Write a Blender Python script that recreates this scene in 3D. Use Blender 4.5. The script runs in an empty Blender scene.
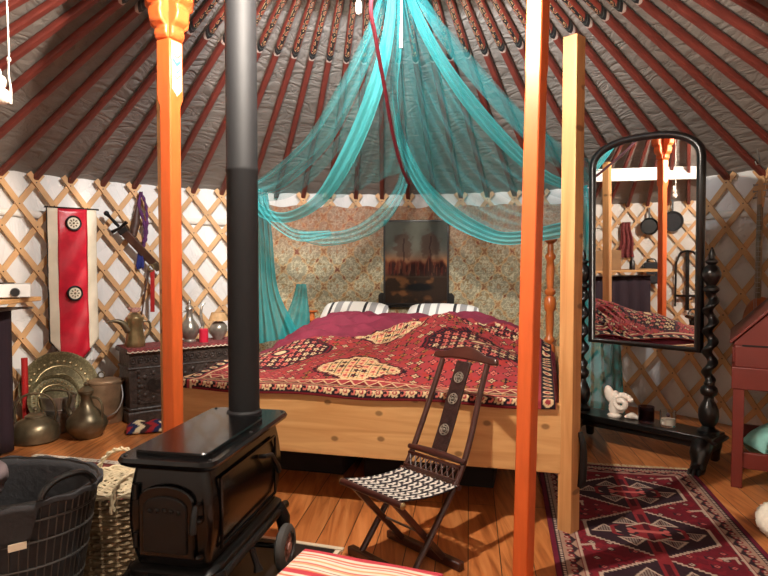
import bpy, bmesh, math, random
import numpy as np
from mathutils import Vector, Matrix
rnd = random.Random(7)
PI = math.pi
C = bpy.context.scene.collection
sc = bpy.context.scene

# ------------------------------------------------------------------ camera model (768x576)
F = 610.0; HC = 1.25; PITCH = math.atan(25/610)
def ray(px, py):
    x = (px-384)/F; u = -(py-288)/F
    return Vector((x, math.cos(PITCH)+u*math.sin(PITCH), -math.sin(PITCH)+u*math.cos(PITCH)))
def at(px, py, Y):
    r = ray(px, py); return Vector((0,0,HC)) + r*(Y/r.y)
def atz(px, py, z=0.0):
    r = ray(px, py); return Vector((0,0,HC)) + r*((z-HC)/r.z)
CX, CY, R = -0.02, 2.95, 3.18          # centre and radius of the round tent
WT = 1.91                               # wall height
def wall(th, inset=0.0, z=0.0):
    return Vector((CX+(R-inset)*math.sin(th), CY+(R-inset)*math.cos(th), z))
def theta_px(px, inset=0.0):
    s = (px-384)/F; rr = R-inset
    a = s*s+1; b = -2*(s*CX+CY); c = CX*CX+CY*CY-rr*rr
    Y = (-b+math.sqrt(b*b-4*a*c))/(2*a)
    return math.atan2(s*Y-CX, Y-CY), Y
def roof_z(r): return WT+0.5*(R-r)

# ------------------------------------------------------------------ colour + materials
def lin(c):
    c = c/255.0
    return c/12.92 if c <= .04045 else ((c+.055)/1.055)**2.4
def rgb(r, g, b): return (lin(r), lin(g), lin(b), 1)
def arr(r, g, b): return np.array([lin(r), lin(g), lin(b)])

class NT:
    def __init__(s, name):
        s.m = bpy.data.materials.new(name); s.m.use_nodes = True
        s.t = s.m.node_tree; s.b = s.t.nodes['Principled BSDF']; s.o = s.t.nodes['Material Output']
    def n(s, typ, **kw):
        nd = s.t.nodes.new(typ)
        for k, v in kw.items():
            if k in nd.inputs: nd.inputs[k].default_value = v
            else: setattr(nd, k, v)
        return nd
    def l(s, a, b): s.t.links.new(a, b)
    def ramp(s, fac, stops):
        r = s.n('ShaderNodeValToRGB'); e = r.color_ramp.elements
        while len(e) < len(stops): e.new(0.5)
        for i, (p, c) in enumerate(stops): e[i].position = p; e[i].color = c
        s.l(fac, r.inputs[0]); return r.outputs[0]
    def coords(s, scale=(1,1,1), rot=(0,0,0), which='Object'):
        tc = s.n('ShaderNodeTexCoord'); mp = s.n('ShaderNodeMapping')
        mp.inputs['Scale'].default_value = scale; mp.inputs['Rotation'].default_value = rot
        s.l(tc.outputs[which], mp.inputs[0]); return mp.outputs[0]
    def bump(s, h, strength=.3, dist=.01):
        b = s.n('ShaderNodeBump'); b.inputs['Strength'].default_value = strength; b.inputs['Distance'].default_value = dist
        s.l(h, b.inputs['Height']); s.l(b.outputs[0], s.b.inputs['Normal'])

def mat(name, col, rough=.5, metal=0, var=.12, scale=8, stretch=(1,1,1), bump=0, spec=.5, coat=0):
    t = NT(name); v = t.coords(stretch)
    nz = t.n('ShaderNodeTexNoise', Scale=scale, Detail=4.0); t.l(v, nz.inputs['Vector'])
    a = [c*(1-var) for c in col[:3]]+[1]; b = [min(1, c*(1+var)) for c in col[:3]]+[1]
    t.l(t.ramp(nz.outputs['Fac'], [(.3, a), (.7, b)]), t.b.inputs['Base Color'])
    t.b.inputs['Roughness'].default_value = rough; t.b.inputs['Metallic'].default_value = metal
    t.b.inputs['Specular IOR Level'].default_value = spec; t.b.inputs['Coat Weight'].default_value = coat
    if bump: t.bump(nz.outputs['Fac'], bump, .01)
    return t.m

def wood(name, c1, c2, scale=1.0, rot=(0,0,0), rough=.45, axis='X', coat=0):
    t = NT(name)
    st = {'X':(1.2,14,14), 'Y':(14,1.2,14), 'Z':(14,14,1.2)}[axis]
    v = t.coords(tuple(q*scale for q in st), rot)
    nz = t.n('ShaderNodeTexNoise', Scale=1.6, Detail=6.0, Distortion=1.2); t.l(v, nz.inputs['Vector'])
    v2 = t.coords({'X':(3.4,5,5),'Y':(5,3.4,5),'Z':(5,5,3.4)}[axis], rot)
    kn = t.n('ShaderNodeTexVoronoi', Scale=1.0); kn.voronoi_dimensions = '2D'; v2 = t.coords((3.6,5.2,5.2), (PI/2,0,0)); t.l(v2, kn.inputs['Vector'])
    k = t.ramp(kn.outputs['Distance'], [(.05, (.8,.8,.8,1)), (.085, (0,0,0,1))])
    base = t.ramp(nz.outputs['Fac'], [(.3, c1), (.68, c2)])
    mx = t.n('ShaderNodeMix', data_type='RGBA'); t.l(k, mx.inputs[0]); t.l(base, mx.inputs[6])
    mx.inputs[7].default_value = [q*.35 for q in c1[:3]]+[1]
    t.l(mx.outputs[2], t.b.inputs['Base Color']); t.b.inputs['Roughness'].default_value = rough
    t.b.inputs['Coat Weight'].default_value = coat; t.b.inputs['Coat Roughness'].default_value = .2
    t.bump(nz.outputs['Fac'], .12, .004)
    return t.m

def vcol(name, rough=.9, bumpscale=0, bs=.3, sheen=0):
    t = NT(name); a = t.n('ShaderNodeVertexColor'); a.layer_name = 'Col'
    t.l(a.outputs[0], t.b.inputs['Base Color']); t.b.inputs['Roughness'].default_value = rough
    t.b.inputs['Specular IOR Level'].default_value = .2 if rough > .7 else .5
    if bumpscale:
        nz = t.n('ShaderNodeTexNoise', Scale=bumpscale, Detail=3.0); t.l(t.coords(), nz.inputs['Vector']); t.bump(nz.outputs['Fac'], bs, .004)
    return t.m

M = {}
M['pine'] = wood('pine', rgb(186,134,80), rgb(212,164,108), .8)
M['pinez'] = wood('pine_upright', rgb(176,120,70), rgb(206,154,100), .8, axis='Z')
M['lattice'] = mat('lattice_wood', rgb(205,160,112), .6, var=.2, scale=5)
M['orange'] = mat('orange_paint', rgb(206,94,42), .42, var=.1, scale=12, stretch=(3,3,.5))
M['roof_red'] = mat('roof_pole_paint', rgb(116,50,41), .55, var=.18, scale=6, stretch=(4,.5,4))
M['iron'] = mat('black_enamel', rgb(6,6,7), .26, var=.2, scale=20, bump=.05, coat=.15, spec=.3)
M['ironmatt'] = mat('black_iron', rgb(10,10,11), .45, var=.25, scale=25, bump=.1, spec=.35)
M['pipe'] = mat('flue_steel', rgb(21,21,23), .68, metal=.0, spec=.35, var=.12, scale=4, stretch=(1,1,.4))
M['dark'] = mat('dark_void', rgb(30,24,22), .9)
M['ebony'] = mat('ebonised_wood', rgb(17,16,16), .28, var=.2, scale=20, coat=.3)
M['chest'] = mat('carved_oak', rgb(60,50,45), .4, var=.5, scale=38, bump=.8)
M['chairwood'] = mat('chair_wood', rgb(58,26,20), .32, var=.25, scale=10, coat=.3)
M['desk'] = mat('red_lacquer_wood', rgb(104,34,26), .45, var=.12, scale=6, coat=.15)
M['turned'] = mat('turned_orange_wood', rgb(178,92,40), .3, var=.15, scale=9, coat=.3)
M['brass'] = mat('aged_brass', rgb(150,130,92), .32, metal=.7, var=.35, scale=9)
M['darkbrass'] = mat('dark_bronze', rgb(112,100,78), .34, metal=.65, var=.4, scale=10)
M['pewter'] = mat('old_pewter', rgb(156,148,136), .3, metal=.6, var=.35, scale=12)
M['copper'] = mat('dull_copper', rgb(152,124,96), .5, metal=.4, var=.3, scale=10)
M['steel'] = mat('steel', rgb(170,170,170), .3, metal=.9)
M['whitecloth'] = mat('white_cloth', rgb(226,220,210), .9, var=.06, scale=10, bump=.2)
M['maroon'] = mat('maroon_cotton', rgb(118,32,54), .85, var=.14, scale=9, bump=.35)
M['silkred'] = mat('red_satin', rgb(186,26,46), .33, var=.22, scale=9, bump=.5)
M['cream'] = mat('cream_satin', rgb(214,200,176), .5, var=.08, scale=9, bump=.35)
M['wire'] = mat('grey_wire', rgb(84,82,80), .35, metal=.5)
M['black'] = mat('black_plastic', rgb(16,16,16), .4)
M['white'] = mat('white_enamel', rgb(235,235,232), .3, var=.03)
M['purple'] = mat('aubergine_curtain', rgb(48,34,44), .9, var=.15, scale=6, stretch=(6,6,.4), bump=.3)
M['liner'] = mat('charcoal_liner', rgb(52,52,55), .95, var=.12, scale=40, bump=.3)
M['wick'] = mat('pale_willow', rgb(196,180,148), .6, var=.3, scale=14)
M['wickdark'] = mat('brown_willow', rgb(132,112,84), .65, var=.35, scale=16)
M['candle'] = mat('red_candle', rgb(205,36,62), .4)
M['redwrap'] = mat('red_strap', rgb(172,30,30), .55)
M['porcelain'] = mat('porcelain', rgb(238,228,216), .28, var=.03)
M['turq'] = mat('turquoise_cotton', rgb(150,212,202), .9, var=.2, scale=14, bump=.3)
M['wool'] = mat('white_wool', rgb(232,222,205), .95, var=.08, scale=40, bump=.8)
M['leather'] = mat('brown_leather', rgb(72,44,32), .55, var=.3, scale=20, bump=.3)
M['blue'] = mat('blue_tassel', rgb(36,44,110), .8, var=.3, scale=40)
M['violet'] = mat('violet_braid', rgb(84,36,84), .8, var=.4, scale=40)
M['redrope'] = mat('crimson_cord', rgb(92,10,26), .7, var=.25, scale=60)
M['lampshade'] = mat('parchment_shade', rgb(190,150,104), .7, var=.25, scale=20)
M['rubber'] = mat('grey_rubber', rgb(72,70,68), .7)
M['hub'] = mat('pink_hub', rgb(176,128,116), .5)
M['rivet'] = mat('rivet', rgb(70,50,36), .6)
M['card'] = mat('brown_card', rgb(150,112,76), .8)
M['slate'] = mat('black_slate', rgb(26,26,28), .35, var=.3, scale=9)

def glassy(name, col, rough=.03, alpha=.35):
    t = NT(name); t.b.inputs['Base Color'].default_value = col
    t.b.inputs['Roughness'].default_value = rough; t.b.inputs['Transmission Weight'].default_value = 1; t.b.inputs['IOR'].default_value = 1.3
    return t.m
M['glass'] = glassy('clear_glass', (.93,.95,.93,1))
M['smoke'] = glassy('smoked_glass', (.25,.16,.2,1))
def mirror_mat():
    t = NT('mirror_silver'); t.b.inputs['Base Color'].default_value = (.86,.86,.85,1)
    t.b.inputs['Metallic'].default_value = 1; t.b.inputs['Roughness'].default_value = .01; return t.m
M['mirror'] = mirror_mat()

def net_mat(name, lo, hi, col, across=26):
    """teal tulle: threads that let part of the light through"""
    t = NT(name)
    d = t.n('ShaderNodeBsdfDiffuse', Color=col); tr = t.n('ShaderNodeBsdfTranslucent', Color=col)
    tp = t.n('ShaderNodeBsdfTransparent')
    m1 = t.n('ShaderNodeMixShader'); m1.inputs[0].default_value = .4
    t.l(d.outputs[0], m1.inputs[1]); t.l(tr.outputs[0], m1.inputs[2])
    uv = t.coords((across, 1.2, 1), which='UV')
    nz = t.n('ShaderNodeTexNoise', Scale=1.0, Detail=3.0); t.l(uv, nz.inputs['Vector'])
    r = t.ramp(nz.outputs['Fac'], [(.3, (lo,lo,lo,1)), (.72, (hi,hi,hi,1))])
    m2 = t.n('ShaderNodeMixShader'); t.l(r, m2.inputs[0]); t.l(tp.outputs[0], m2.inputs[1]); t.l(m1.outputs[0], m2.inputs[2])
    t.l(m2.outputs[0], t.o.inputs[0]); return t.m
TEAL = rgb(84,196,200)
M['net'] = net_mat('sheer_teal_net', .16, .42, TEAL, 14)
M['netmid'] = net_mat('folded_teal_net', .34, .54, TEAL, 3.5)
M['netg'] = net_mat('gathered_teal_net', .6, .82, TEAL, 4)
M['netfall'] = net_mat('hanging_teal_net', .66, .92, rgb(44,150,152), 7)

def bulb_mat(strength):
    t = NT('lit_bulb'); t.b.inputs['Base Color'].default_value = (1,1,1,1)
    t.b.inputs['Emission Color'].default_value = (1,.89,.76,1); t.b.inputs['Emission Strength'].default_value = strength
    return t.m

def floor_mat():
    t = NT('floor_boards'); v = t.coords((1,1,1), (0,0,math.radians(90+8)))
    br = t.n('ShaderNodeTexBrick', Scale=1.0); br.inputs['Brick Width'].default_value = 2.3; br.inputs['Row Height'].default_value = .135
    br.inputs['Mortar Size'].default_value = .0022; br.offset = .37; br.inputs['Mortar'].default_value = (.02,.01,.005,1)
    br.inputs['Color1'].default_value = (0,0,0,1); br.inputs['Color2'].default_value = (1,1,1,1); br.inputs['Bias'].default_value = 0
    t.l(v, br.inputs['Vector'])
    v2 = t.coords((16,1.3,1), (0,0,math.radians(8)))
    add = t.n('ShaderNodeVectorMath', operation='ADD'); sc_ = t.n('ShaderNodeVectorMath', operation='SCALE'); sc_.inputs['Scale'].default_value = 7
    t.l(br.outputs['Color'], sc_.inputs[0]); t.l(v2, add.inputs[0]); t.l(sc_.outputs[0], add.inputs[1])
    nz = t.n('ShaderNodeTexNoise', Scale=1.3, Detail=5.0, Distortion=1.6); t.l(add.outputs[0], nz.inputs['Vector'])
    g = t.ramp(nz.outputs['Fac'], [(.3, rgb(150,86,44)), (.5, rgb(190,118,64)), (.72, rgb(210,142,86))])
    tint = t.ramp(br.outputs['Color'], [(0, (.74,.7,.66,1)), (1, (1.05,1.02,1,1))])
    mu = t.n('ShaderNodeMix', data_type='RGBA', blend_type='MULTIPLY'); mu.inputs[0].default_value = 1
    t.l(g, mu.inputs[6]); t.l(tint, mu.inputs[7])
    mx = t.n('ShaderNodeMix', data_type='RGBA'); t.l(br.outputs['Fac'], mx.inputs[0]); t.l(mu.outputs[2], mx.inputs[6]); mx.inputs[7].default_value = (.03,.015,.008,1)
    t.l(mx.outputs[2], t.b.inputs['Base Color']); t.b.inputs['Roughness'].default_value = .36
    t.bump(nz.outputs['Fac'], .06, .004); return t.m
M['floor'] = floor_mat()

def canvas_mat(name, c1, c2, sx, strength):
    t = NT(name)
    n1 = t.n('ShaderNodeTexNoise', Scale=1.0, Detail=5.0, Distortion=.8); t.l(t.coords(sx, which='UV'), n1.inputs['Vector'])
    n2 = t.n('ShaderNodeTexNoise', Scale=1.3, Detail=3.0); t.l(t.coords((1,1,1)), n2.inputs['Vector'])
    t.l(t.ramp(n2.outputs['Fac'], [(.3, c1), (.7, c2)]), t.b.inputs['Base Color'])
    t.b.inputs['Roughness'].default_value = .62; t.b.inputs['Specular IOR Level'].default_value = .35
    a = t.n('ShaderNodeMath', operation='SUBTRACT'); t.l(n1.outputs['Fac'], a.inputs[0]); a.inputs[1].default_value = .5
    b = t.n('ShaderNodeMath', operation='ABSOLUTE'); t.l(a.outputs[0], b.inputs[0])
    c = t.n('ShaderNodeMath', operation='POWER'); t.l(b.outputs[0], c.inputs[0]); c.inputs[1].default_value = .6
    t.bump(c.outputs[0], strength, .06); return t.m
M['roof'] = canvas_mat('grey_roof_canvas', rgb(126,119,113), rgb(146,139,132), (60,22,1), .42)
M['wall'] = canvas_mat('white_wall_lining', rgb(210,207,203), rgb(234,231,227), (9,3,1), .5)

def painted_end_mat():
    t = NT('painted_pole_end'); gx = t.n('ShaderNodeTexCoord'); sp = t.n('ShaderNodeSeparateXYZ'); t.l(gx.outputs['UV'], sp.inputs[0])
    # v runs 0 (lower end) .. 1 (crown)
    vo = t.n('ShaderNodeTexVoronoi', Scale=1.0, feature='DISTANCE_TO_EDGE')
    v2 = t.coords((2.2,13,1), which='UV'); t.l(v2, vo.inputs['Vector'])
    ring = t.ramp(vo.outputs['Distance'], [(.02, rgb(30,26,30)), (.13, rgb(30,26,30)), (.16, rgb(225,196,140)), (.2, rgb(132,58,46)), (.3, rgb(132,58,46)), (.33, rgb(70,110,110))])
    e = t.ramp(sp.outputs['X'], [(.0, (0,0,0,1)), (.17, (0,0,0,1)), (.2, (1,1,1,1)), (.8, (1,1,1,1)), (.83, (0,0,0,1))])
    mx = t.n('ShaderNodeMix', data_type='RGBA'); t.l(e, mx.inputs[0]); mx.inputs[6].default_value = rgb(132,58,46); t.l(ring, mx.inputs[7])
    # band near the lower end: white tip, then black
    ab = t.n('ShaderNodeMath', operation='ABSOLUTE'); su = t.n('ShaderNodeMath', operation='SUBTRACT'); t.l(sp.outputs['X'], su.inputs[0]); su.inputs[1].default_value = .5; t.l(su.outputs[0], ab.inputs[0])
    ml = t.n('ShaderNodeMath', operation='MULTIPLY'); t.l(ab.outputs[0], ml.inputs[0]); ml.inputs[1].default_value = -.05
    ad = t.n('ShaderNodeMath', operation='ADD'); t.l(ml.outputs[0], ad.inputs[0]); t.l(sp.outputs['Y'], ad.inputs[1])
    lo = t.ramp(ad.outputs[0], [(0, rgb(180,160,150)), (.012, rgb(180,160,150)), (.016, rgb(26,24,28)), (.05, rgb(26,24,28)), (.054, rgb(90,100,96)), (.064, rgb(26,24,28)), (.09, rgb(26,24,28))])
    st = t.ramp(ad.outputs[0], [(.09, (0,0,0,1)), (.094, (1,1,1,1)), (.24, (1,1,1,1))])
    m2 = t.n('ShaderNodeMix', data_type='RGBA'); t.l(st, m2.inputs[0]); t.l(lo, m2.inputs[6]); t.l(mx.outputs[2], m2.inputs[7])
    t.l(m2.outputs[2], t.b.inputs['Base Color']); t.b.inputs['Roughness'].default_value = .5; return t.m
M['polend'] = painted_end_mat()

def tray_mat():
    t = NT('engraved_brass'); tc = t.n('ShaderNodeTexCoord')
    vo = t.n('ShaderNodeTexVoronoi', Scale=70.0); t.l(tc.outputs['Object'], vo.inputs['Vector'])
    t.l(t.ramp(vo.outputs['Distance'], [(.2, rgb(138,128,94)), (.6, rgb(104,96,68))]), t.b.inputs['Base Color'])
    t.b.inputs['Metallic'].default_value = .4; t.b.inputs['Roughness'].default_value = .45; t.bump(vo.outputs['Distance'], .2, .004); return t.m
M['tray'] = tray_mat()

# ------------------------------------------------------------------ mesh builder 
class MB:
    def __init__(s): s.v = []; s.f = []; s.col = None; s.uv = None
    def add(s, vs, fs):
        o = len(s.v); s.v += [tuple(v) for v in vs]; s.f += [tuple(i+o for i in f) for f in fs]; return s
    def box(s, c, d, rz=0, rx=0, ry=0):
        h = [q/2 for q in d]; m = Matrix.Rotation(rz,3,'Z') @ Matrix.Rotation(ry,3,'Y') @ Matrix.Rotation(rx,3,'X')
        vs = [Vector(c)+m @ Vector((x*h[0], y*h[1], z*h[2])) for x in (-1,1) for y in (-1,1) for z in (-1,1)]
        return s.add(vs, [(0,1,3,2),(4,6,7,5),(0,4,5,1),(2,3,7,6),(0,2,6,4),(1,5,7,3)])
    def bar(s, a, b, w, h, up=(0,0,1)):
        a = Vector(a); b = Vector(b); d = (b-a).normalized(); u = Vector(up)
        sd = d.cross(u)
        if sd.length < 1e-4: sd = d.cross(Vector((0,1,0)))
        sd.normalize(); u = sd.cross(d).normalized()
        vs = [p+sd*x*w/2+u*y*h/2 for p in (a,b) for x,y in ((-1,-1),(1,-1),(1,1),(-1,1))]
        return s.add(vs, [(3,2,1,0),(4,5,6,7),(0,1,5,4),(1,2,6,5),(2,3,7,6),(3,0,4,7)])
    def tube(s, pts, r, n=10, closed=False):
        pts = [Vector(p) for p in pts]; k = len(pts); rs = r if isinstance(r,(list,tuple)) else [r]*k
        vs = []; prev = None
        for i in range(k):
            a = pts[(i-1) % k if closed else max(0,i-1)]; b = pts[(i+1) % k if closed else min(k-1,i+1)]
            d = (b-a).normalized()
            if prev is None:
                u = d.orthogonal().normalized()
            else:
                u = prev - d*prev.dot(d)
                u = u.normalized() if u.length > 1e-6 else d.orthogonal().normalized()
            prev = u; w = d.cross(u)
            for j in range(n):
                t = 2*PI*j/n; vs.append(pts[i]+(u*math.cos(t)+w*math.sin(t))*rs[i])
        fs = []
        for i in range(k if closed else k-1):
            i2 = (i+1) % k
            for j in range(n): fs.append((i*n+j, i*n+(j+1)%n, i2*n+(j+1)%n, i2*n+j))
        if not closed: fs.append(tuple(range(n-1,-1,-1))); fs.append(tuple((k-1)*n+j for j in range(n)))
        return s.add(vs, fs)
    def lathe(s, prof, n=24, c=(0,0,0), sx=1, sy=1):
        vs = []; k = len(prof)
        for r, z in prof:
            for j in range(n):
                t = 2*PI*j/n; vs.append((c[0]+max(r,1e-4)*math.cos(t)*sx, c[1]+max(r,1e-4)*math.sin(t)*sy, c[2]+z))
        fs = [(i*n+j, i*n+(j+1)%n, (i+1)*n+(j+1)%n, (i+1)*n+j) for i in range(k-1) for j in range(n)]
        fs.append(tuple(range(n-1,-1,-1))); fs.append(tuple((k-1)*n+j for j in range(n)))
        return s.add(vs, fs)
    def ell(s, c, r, n=16, m=10, rot=None):
        mtx = rot or Matrix.Identity(3); c = Vector(c); vs = []
        for i in range(m+1):
            p = PI*i/m
            for j in range(n):
                t = 2*PI*j/n
                vs.append(c+mtx @ Vector((r[0]*math.sin(p)*math.cos(t), r[1]*math.sin(p)*math.sin(t), -r[2]*math.cos(p))))
        fs = [(i*n+j, i*n+(j+1)%n, (i+1)*n+(j+1)%n, (i+1)*n+j) for i in range(m) for j in range(n)]
        return s.add(vs, fs)
    def prism(s, poly, o, ax, ay, depth):
        """2-D outline extruded by depth along ax x ay"""
        o = Vector(o); ax = Vector(ax).normalized(); ay = Vector(ay).normalized(); nz = ax.cross(ay); n = len(poly)
        vs = [o+ax*x+ay*y for x,y in poly]+[o+ax*x+ay*y+nz*depth for x,y in poly]
        fs = [tuple(range(n-1,-1,-1)), tuple(range(n,2*n))]+[(i,(i+1)%n,(i+1)%n+n,i+n) for i in range(n)]
        return s.add(vs, fs)
    def grid(s, fn, nu, nv):
        o = len(s.v)
        for j in range(nv+1):
            for i in range(nu+1): s.v.append(tuple(fn(i/nu, j/nv)))
        for j in range(nv):
            for i in range(nu):
                a = o+j*(nu+1)+i; s.f.append((a,a+1,a+nu+2,a+nu+1))
        s.uv = (nu, nv); return s
    def build(s, name, m, parent=None, ang=40, bevel=0, loc=None, rz=0, solid=0, col=None, uv=None, subsurf=0):
        me = bpy.data.meshes.new(name); me.from_pydata(s.v, [], s.f); me.validate(); me.update()
        bm = bmesh.new(); bm.from_mesh(me); bmesh.ops.recalc_face_normals(bm, faces=bm.faces[:]) if not s.uv else None; bm.to_mesh(me); bm.free()
        me.polygons.foreach_set('use_smooth', [True]*len(me.polygons))
        me.set_sharp_from_angle(angle=math.radians(ang))
        if s.uv and uv is None:
            nu, nv = s.uv
            if len(s.v) == (nu+1)*(nv+1): uv = [(i/nu, j/nv) for j in range(nv+1) for i in range(nu+1)]
        if uv is not None:
            L = me.uv_layers.new(name='UVMap'); vi = np.zeros(len(me.loops), dtype=np.int32); me.loops.foreach_get('vertex_index', vi)
            L.data.foreach_set('uv', np.asarray(uv, dtype=np.float32)[vi].ravel())
        if col is not None:
            ca = me.color_attributes.new('Col', 'FLOAT_COLOR', 'POINT')
            c4 = np.ones((len(s.v),4), dtype=np.float32); c4[:,:3] = col; ca.data.foreach_set('color', c4.ravel())
        me.materials.append(M[m] if isinstance(m, str) else m)
        o = bpy.data.objects.new(name, me); C.objects.link(o)
        if parent: o.parent = parent
        if loc is not None: o.location = loc
        if rz: o.rotation_euler.z = rz
        if solid:
            md = o.modifiers.new('thick','SOLIDIFY'); md.thickness = solid; md.offset = 0
        if bevel:
            md = o.modifiers.new('bevel','BEVEL'); md.width = bevel; md.segments = 2; md.limit_method = 'ANGLE'; md.angle_limit = math.radians(40)
        if subsurf:
            md = o.modifiers.new('sub','SUBSURF'); md.levels = subsurf; md.render_levels = subsurf
        return o

def tag(o, label, cat, group=None, kind=None):
    o['label'] = label; o['category'] = cat
    if group: o['group'] = group
    if kind: o['kind'] = kind
    return o
def thing(name, label, cat, loc=(0,0,0), rz=0, group=None):
    o = bpy.data.objects.new(name, None); C.objects.link(o); o.location = loc; o.rotation_euler.z = rz
    o.empty_display_size = .1
    return tag(o, label, cat, group)
def struct(o): o['kind'] = 'structure'; return o
def catmull(pts, n):
    pts = [Vector(p) for p in pts]; k = len(pts); out = []
    for q in range(n+1):
        t = q/n*(k-1); i = min(int(t), k-2); f = t-i
        p0 = pts[max(i-1,0)]; p1 = pts[i]; p2 = pts[i+1]; p3 = pts[min(i+2,k-1)]
        out.append(.5*((2*p1)+(p2-p0)*f+(2*p0-5*p1+4*p2-p3)*f*f+(3*p1-p0-3*p2+p3)*f**3))
    return out
def sm(a, b, x):
    t = np.clip((x-a)/(b-a), 0, 1); return t*t*(3-2*t)
def noise2(x, y, seed=0, oct=4, scale=1.0):
    """value noise on arrays"""
    x = np.asarray(x, float)*scale; y = np.asarray(y, float)*scale; tot = 0; amp = 1; nrm = 0
    def h(i, j): 
        v = np.sin(i*127.1+j*311.7+seed*74.7)*43758.5453; return v-np.floor(v)
    for o in range(oct):
        xi = np.floor(x); yi = np.floor(y); xf = x-xi; yf = y-yi; xf = xf*xf*(3-2*xf); yf = yf*yf*(3-2*yf)
        tot = tot+amp*((h(xi,yi)*(1-xf)+h(xi+1,yi)*xf)*(1-yf)+(h(xi,yi+1)*(1-xf)+h(xi+1,yi+1)*xf)*yf)
        nrm += amp; amp *= .5; x = x*2+13.1; y = y*2+7.7
    return tot/nrm

# ================================================================== THE ROOM
b = MB(); n = 96
b.add([(CX+(R+.06)*math.sin(2*PI*i/n), CY+(R+.06)*math.cos(2*PI*i/n), z) for z in (-.06,0) for i in range(n)],
      [tuple(range(n)), tuple(range(2*n-1,n-1,-1))]+[(i,(i+1)%n,(i+1)%n+n,i+n) for i in range(n)])
struct(b.build('floor', 'floor'))
def wall_seg(name, a0, a1):
    mb = MB(); nu = 60
    def fn(u, v):
        th = math.radians(a0+(a1-a0)*u); z = v*(WT+.04)
        return wall(th, -.005-.012*math.sin(th*40+z*2)*math.sin(z*5), z)
    mb.grid(fn, nu, 24)
    return struct(mb.build(name, 'wall', uv=[(math.radians(a0+(a1-a0)*i/nu), j/24) for j in range(25) for i in range(nu+1)]))
wall_seg('wall_back', -45, 45); wall_seg('wall_left', -135, -45); wall_seg('wall_right', 45, 135); wall_seg('wall_front', 135, 225)
NP = 76
mb = MB(); nu = NP*4; nv = 30; RC = .93
def roof_fn(u, v):
    th = 2*PI*u; r = R+.02+(RC-.1-R-.02)*v
    sag = .016*abs(math.sin(th*NP/2))*(r/R)
    return wall(th, R-r, roof_z(r)+.012+sag)
mb.grid(roof_fn, nu, nv)
struct(mb.build('ceiling', 'roof', uv=[(i/nu, j/nv) for j in range(nv+1) for i in range(nu+1)]))

def ringstrip(name, a0, a1, inset, z0, z1, m, thick=.004):
    mb = MB(); mb.grid(lambda u, v: wall(math.radians(a0+(a1-a0)*u), inset, z0+(z1-z0)*v+.006*math.sin(u*40)), 60, 2)
    return mb.build(name, m, solid=thick)
struct(ringstrip('trim_1', -118, 118, .018, 1.60, 1.655, 'whitecloth'))

# lattice panels
def lattice(a0, a1, label):
    root = thing('lattice_panel', label, 'lattice', wall(math.radians((a0+a1)/2), .03))
    ox, oy = root.location.x, root.location.y
    pitch = 2*PI/NP; hs = pitch/2; vs = .168; H = WT+.02; rise = H/vs*hs
    st = MB(); rv = MB()
    k0 = int(math.radians(a0)/pitch)-8; k1 = int(math.radians(a1)/pitch)+8
    A0, A1 = math.radians(a0), math.radians(a1)
    for d, ins in ((1,.028),(-1,.042)):
        for k in range(k0, k1+1):
            zs = [H*i/14 for i in range(15)]
            pts = [(k*pitch+d*(z-H+.07)/vs*hs, z) for z in zs]
            pts = [p for p in pts if A0 <= p[0] <= A1]
            if len(pts) < 2: continue
            w = .021; vs_ = []; fs_ = []
            tx, tz = d*hs*R, vs; L = math.hypot(tx, tz); px_, pz_ = -tz/L, tx/L
            for th, z in pts:
                for sgn in (-1, 1):
                    for dep in (0, .011):
                        p = wall(th+sgn*w*px_/R, ins+dep, max(0.003, z+sgn*w*pz_)); vs_.append((p.x-ox, p.y-oy, p.z))
            m = len(pts)
            for i in range(m-1):
                q = i*4; e = q+4
                fs_ += [(q,q+1,e+1,e),(q+1,q+3,e+3,e+1),(q+3,q+2,e+2,e+3),(q+2,q,e,e+2)]
            fs_ += [(0,2,3,1),((m-1)*4,(m-1)*4+1,(m-1)*4+3,(m-1)*4+2)]
            st.add(vs_, fs_)
            if d == 1:
                for j in range(0, int(H/vs)+1):
                    z = H-.07-j*vs; th = k*pitch-j*hs
                    if z < .05 or not A0 <= th <= A1: continue
                    p = wall(th, .0545, z); nrm = Vector((-math.sin(th), -math.cos(th), 0)); t1 = Vector((math.cos(th), -math.sin(th), 0))
                    rv.add([(p.x-ox+t1.x*.006*math.cos(a), p.y-oy+t1.y*.006*math.cos(a), p.z+.006*math.sin(a)) for a in [PI/3*i for i in range(6)]]+[(p.x-ox+nrm.x*.003, p.y-oy+nrm.y*.003, p.z)], [(i,(i+1)%6,6) for i in range(6)])
    st.build('slats', 'lattice', root); o = rv.build('rivets', 'rivet', root); o['kind'] = 'stuff'
    return root
lattice(-122, -18, 'crossed pale wood lattice behind the red banner and chest along the left wall')
lattice(-17.5, 32, 'crossed pale wood lattice behind the bed, mostly covered by the patterned wall hanging')
lattice(32.5, 118, 'crossed pale wood lattice on the right wall behind the standing mirror and red desk')

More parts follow.
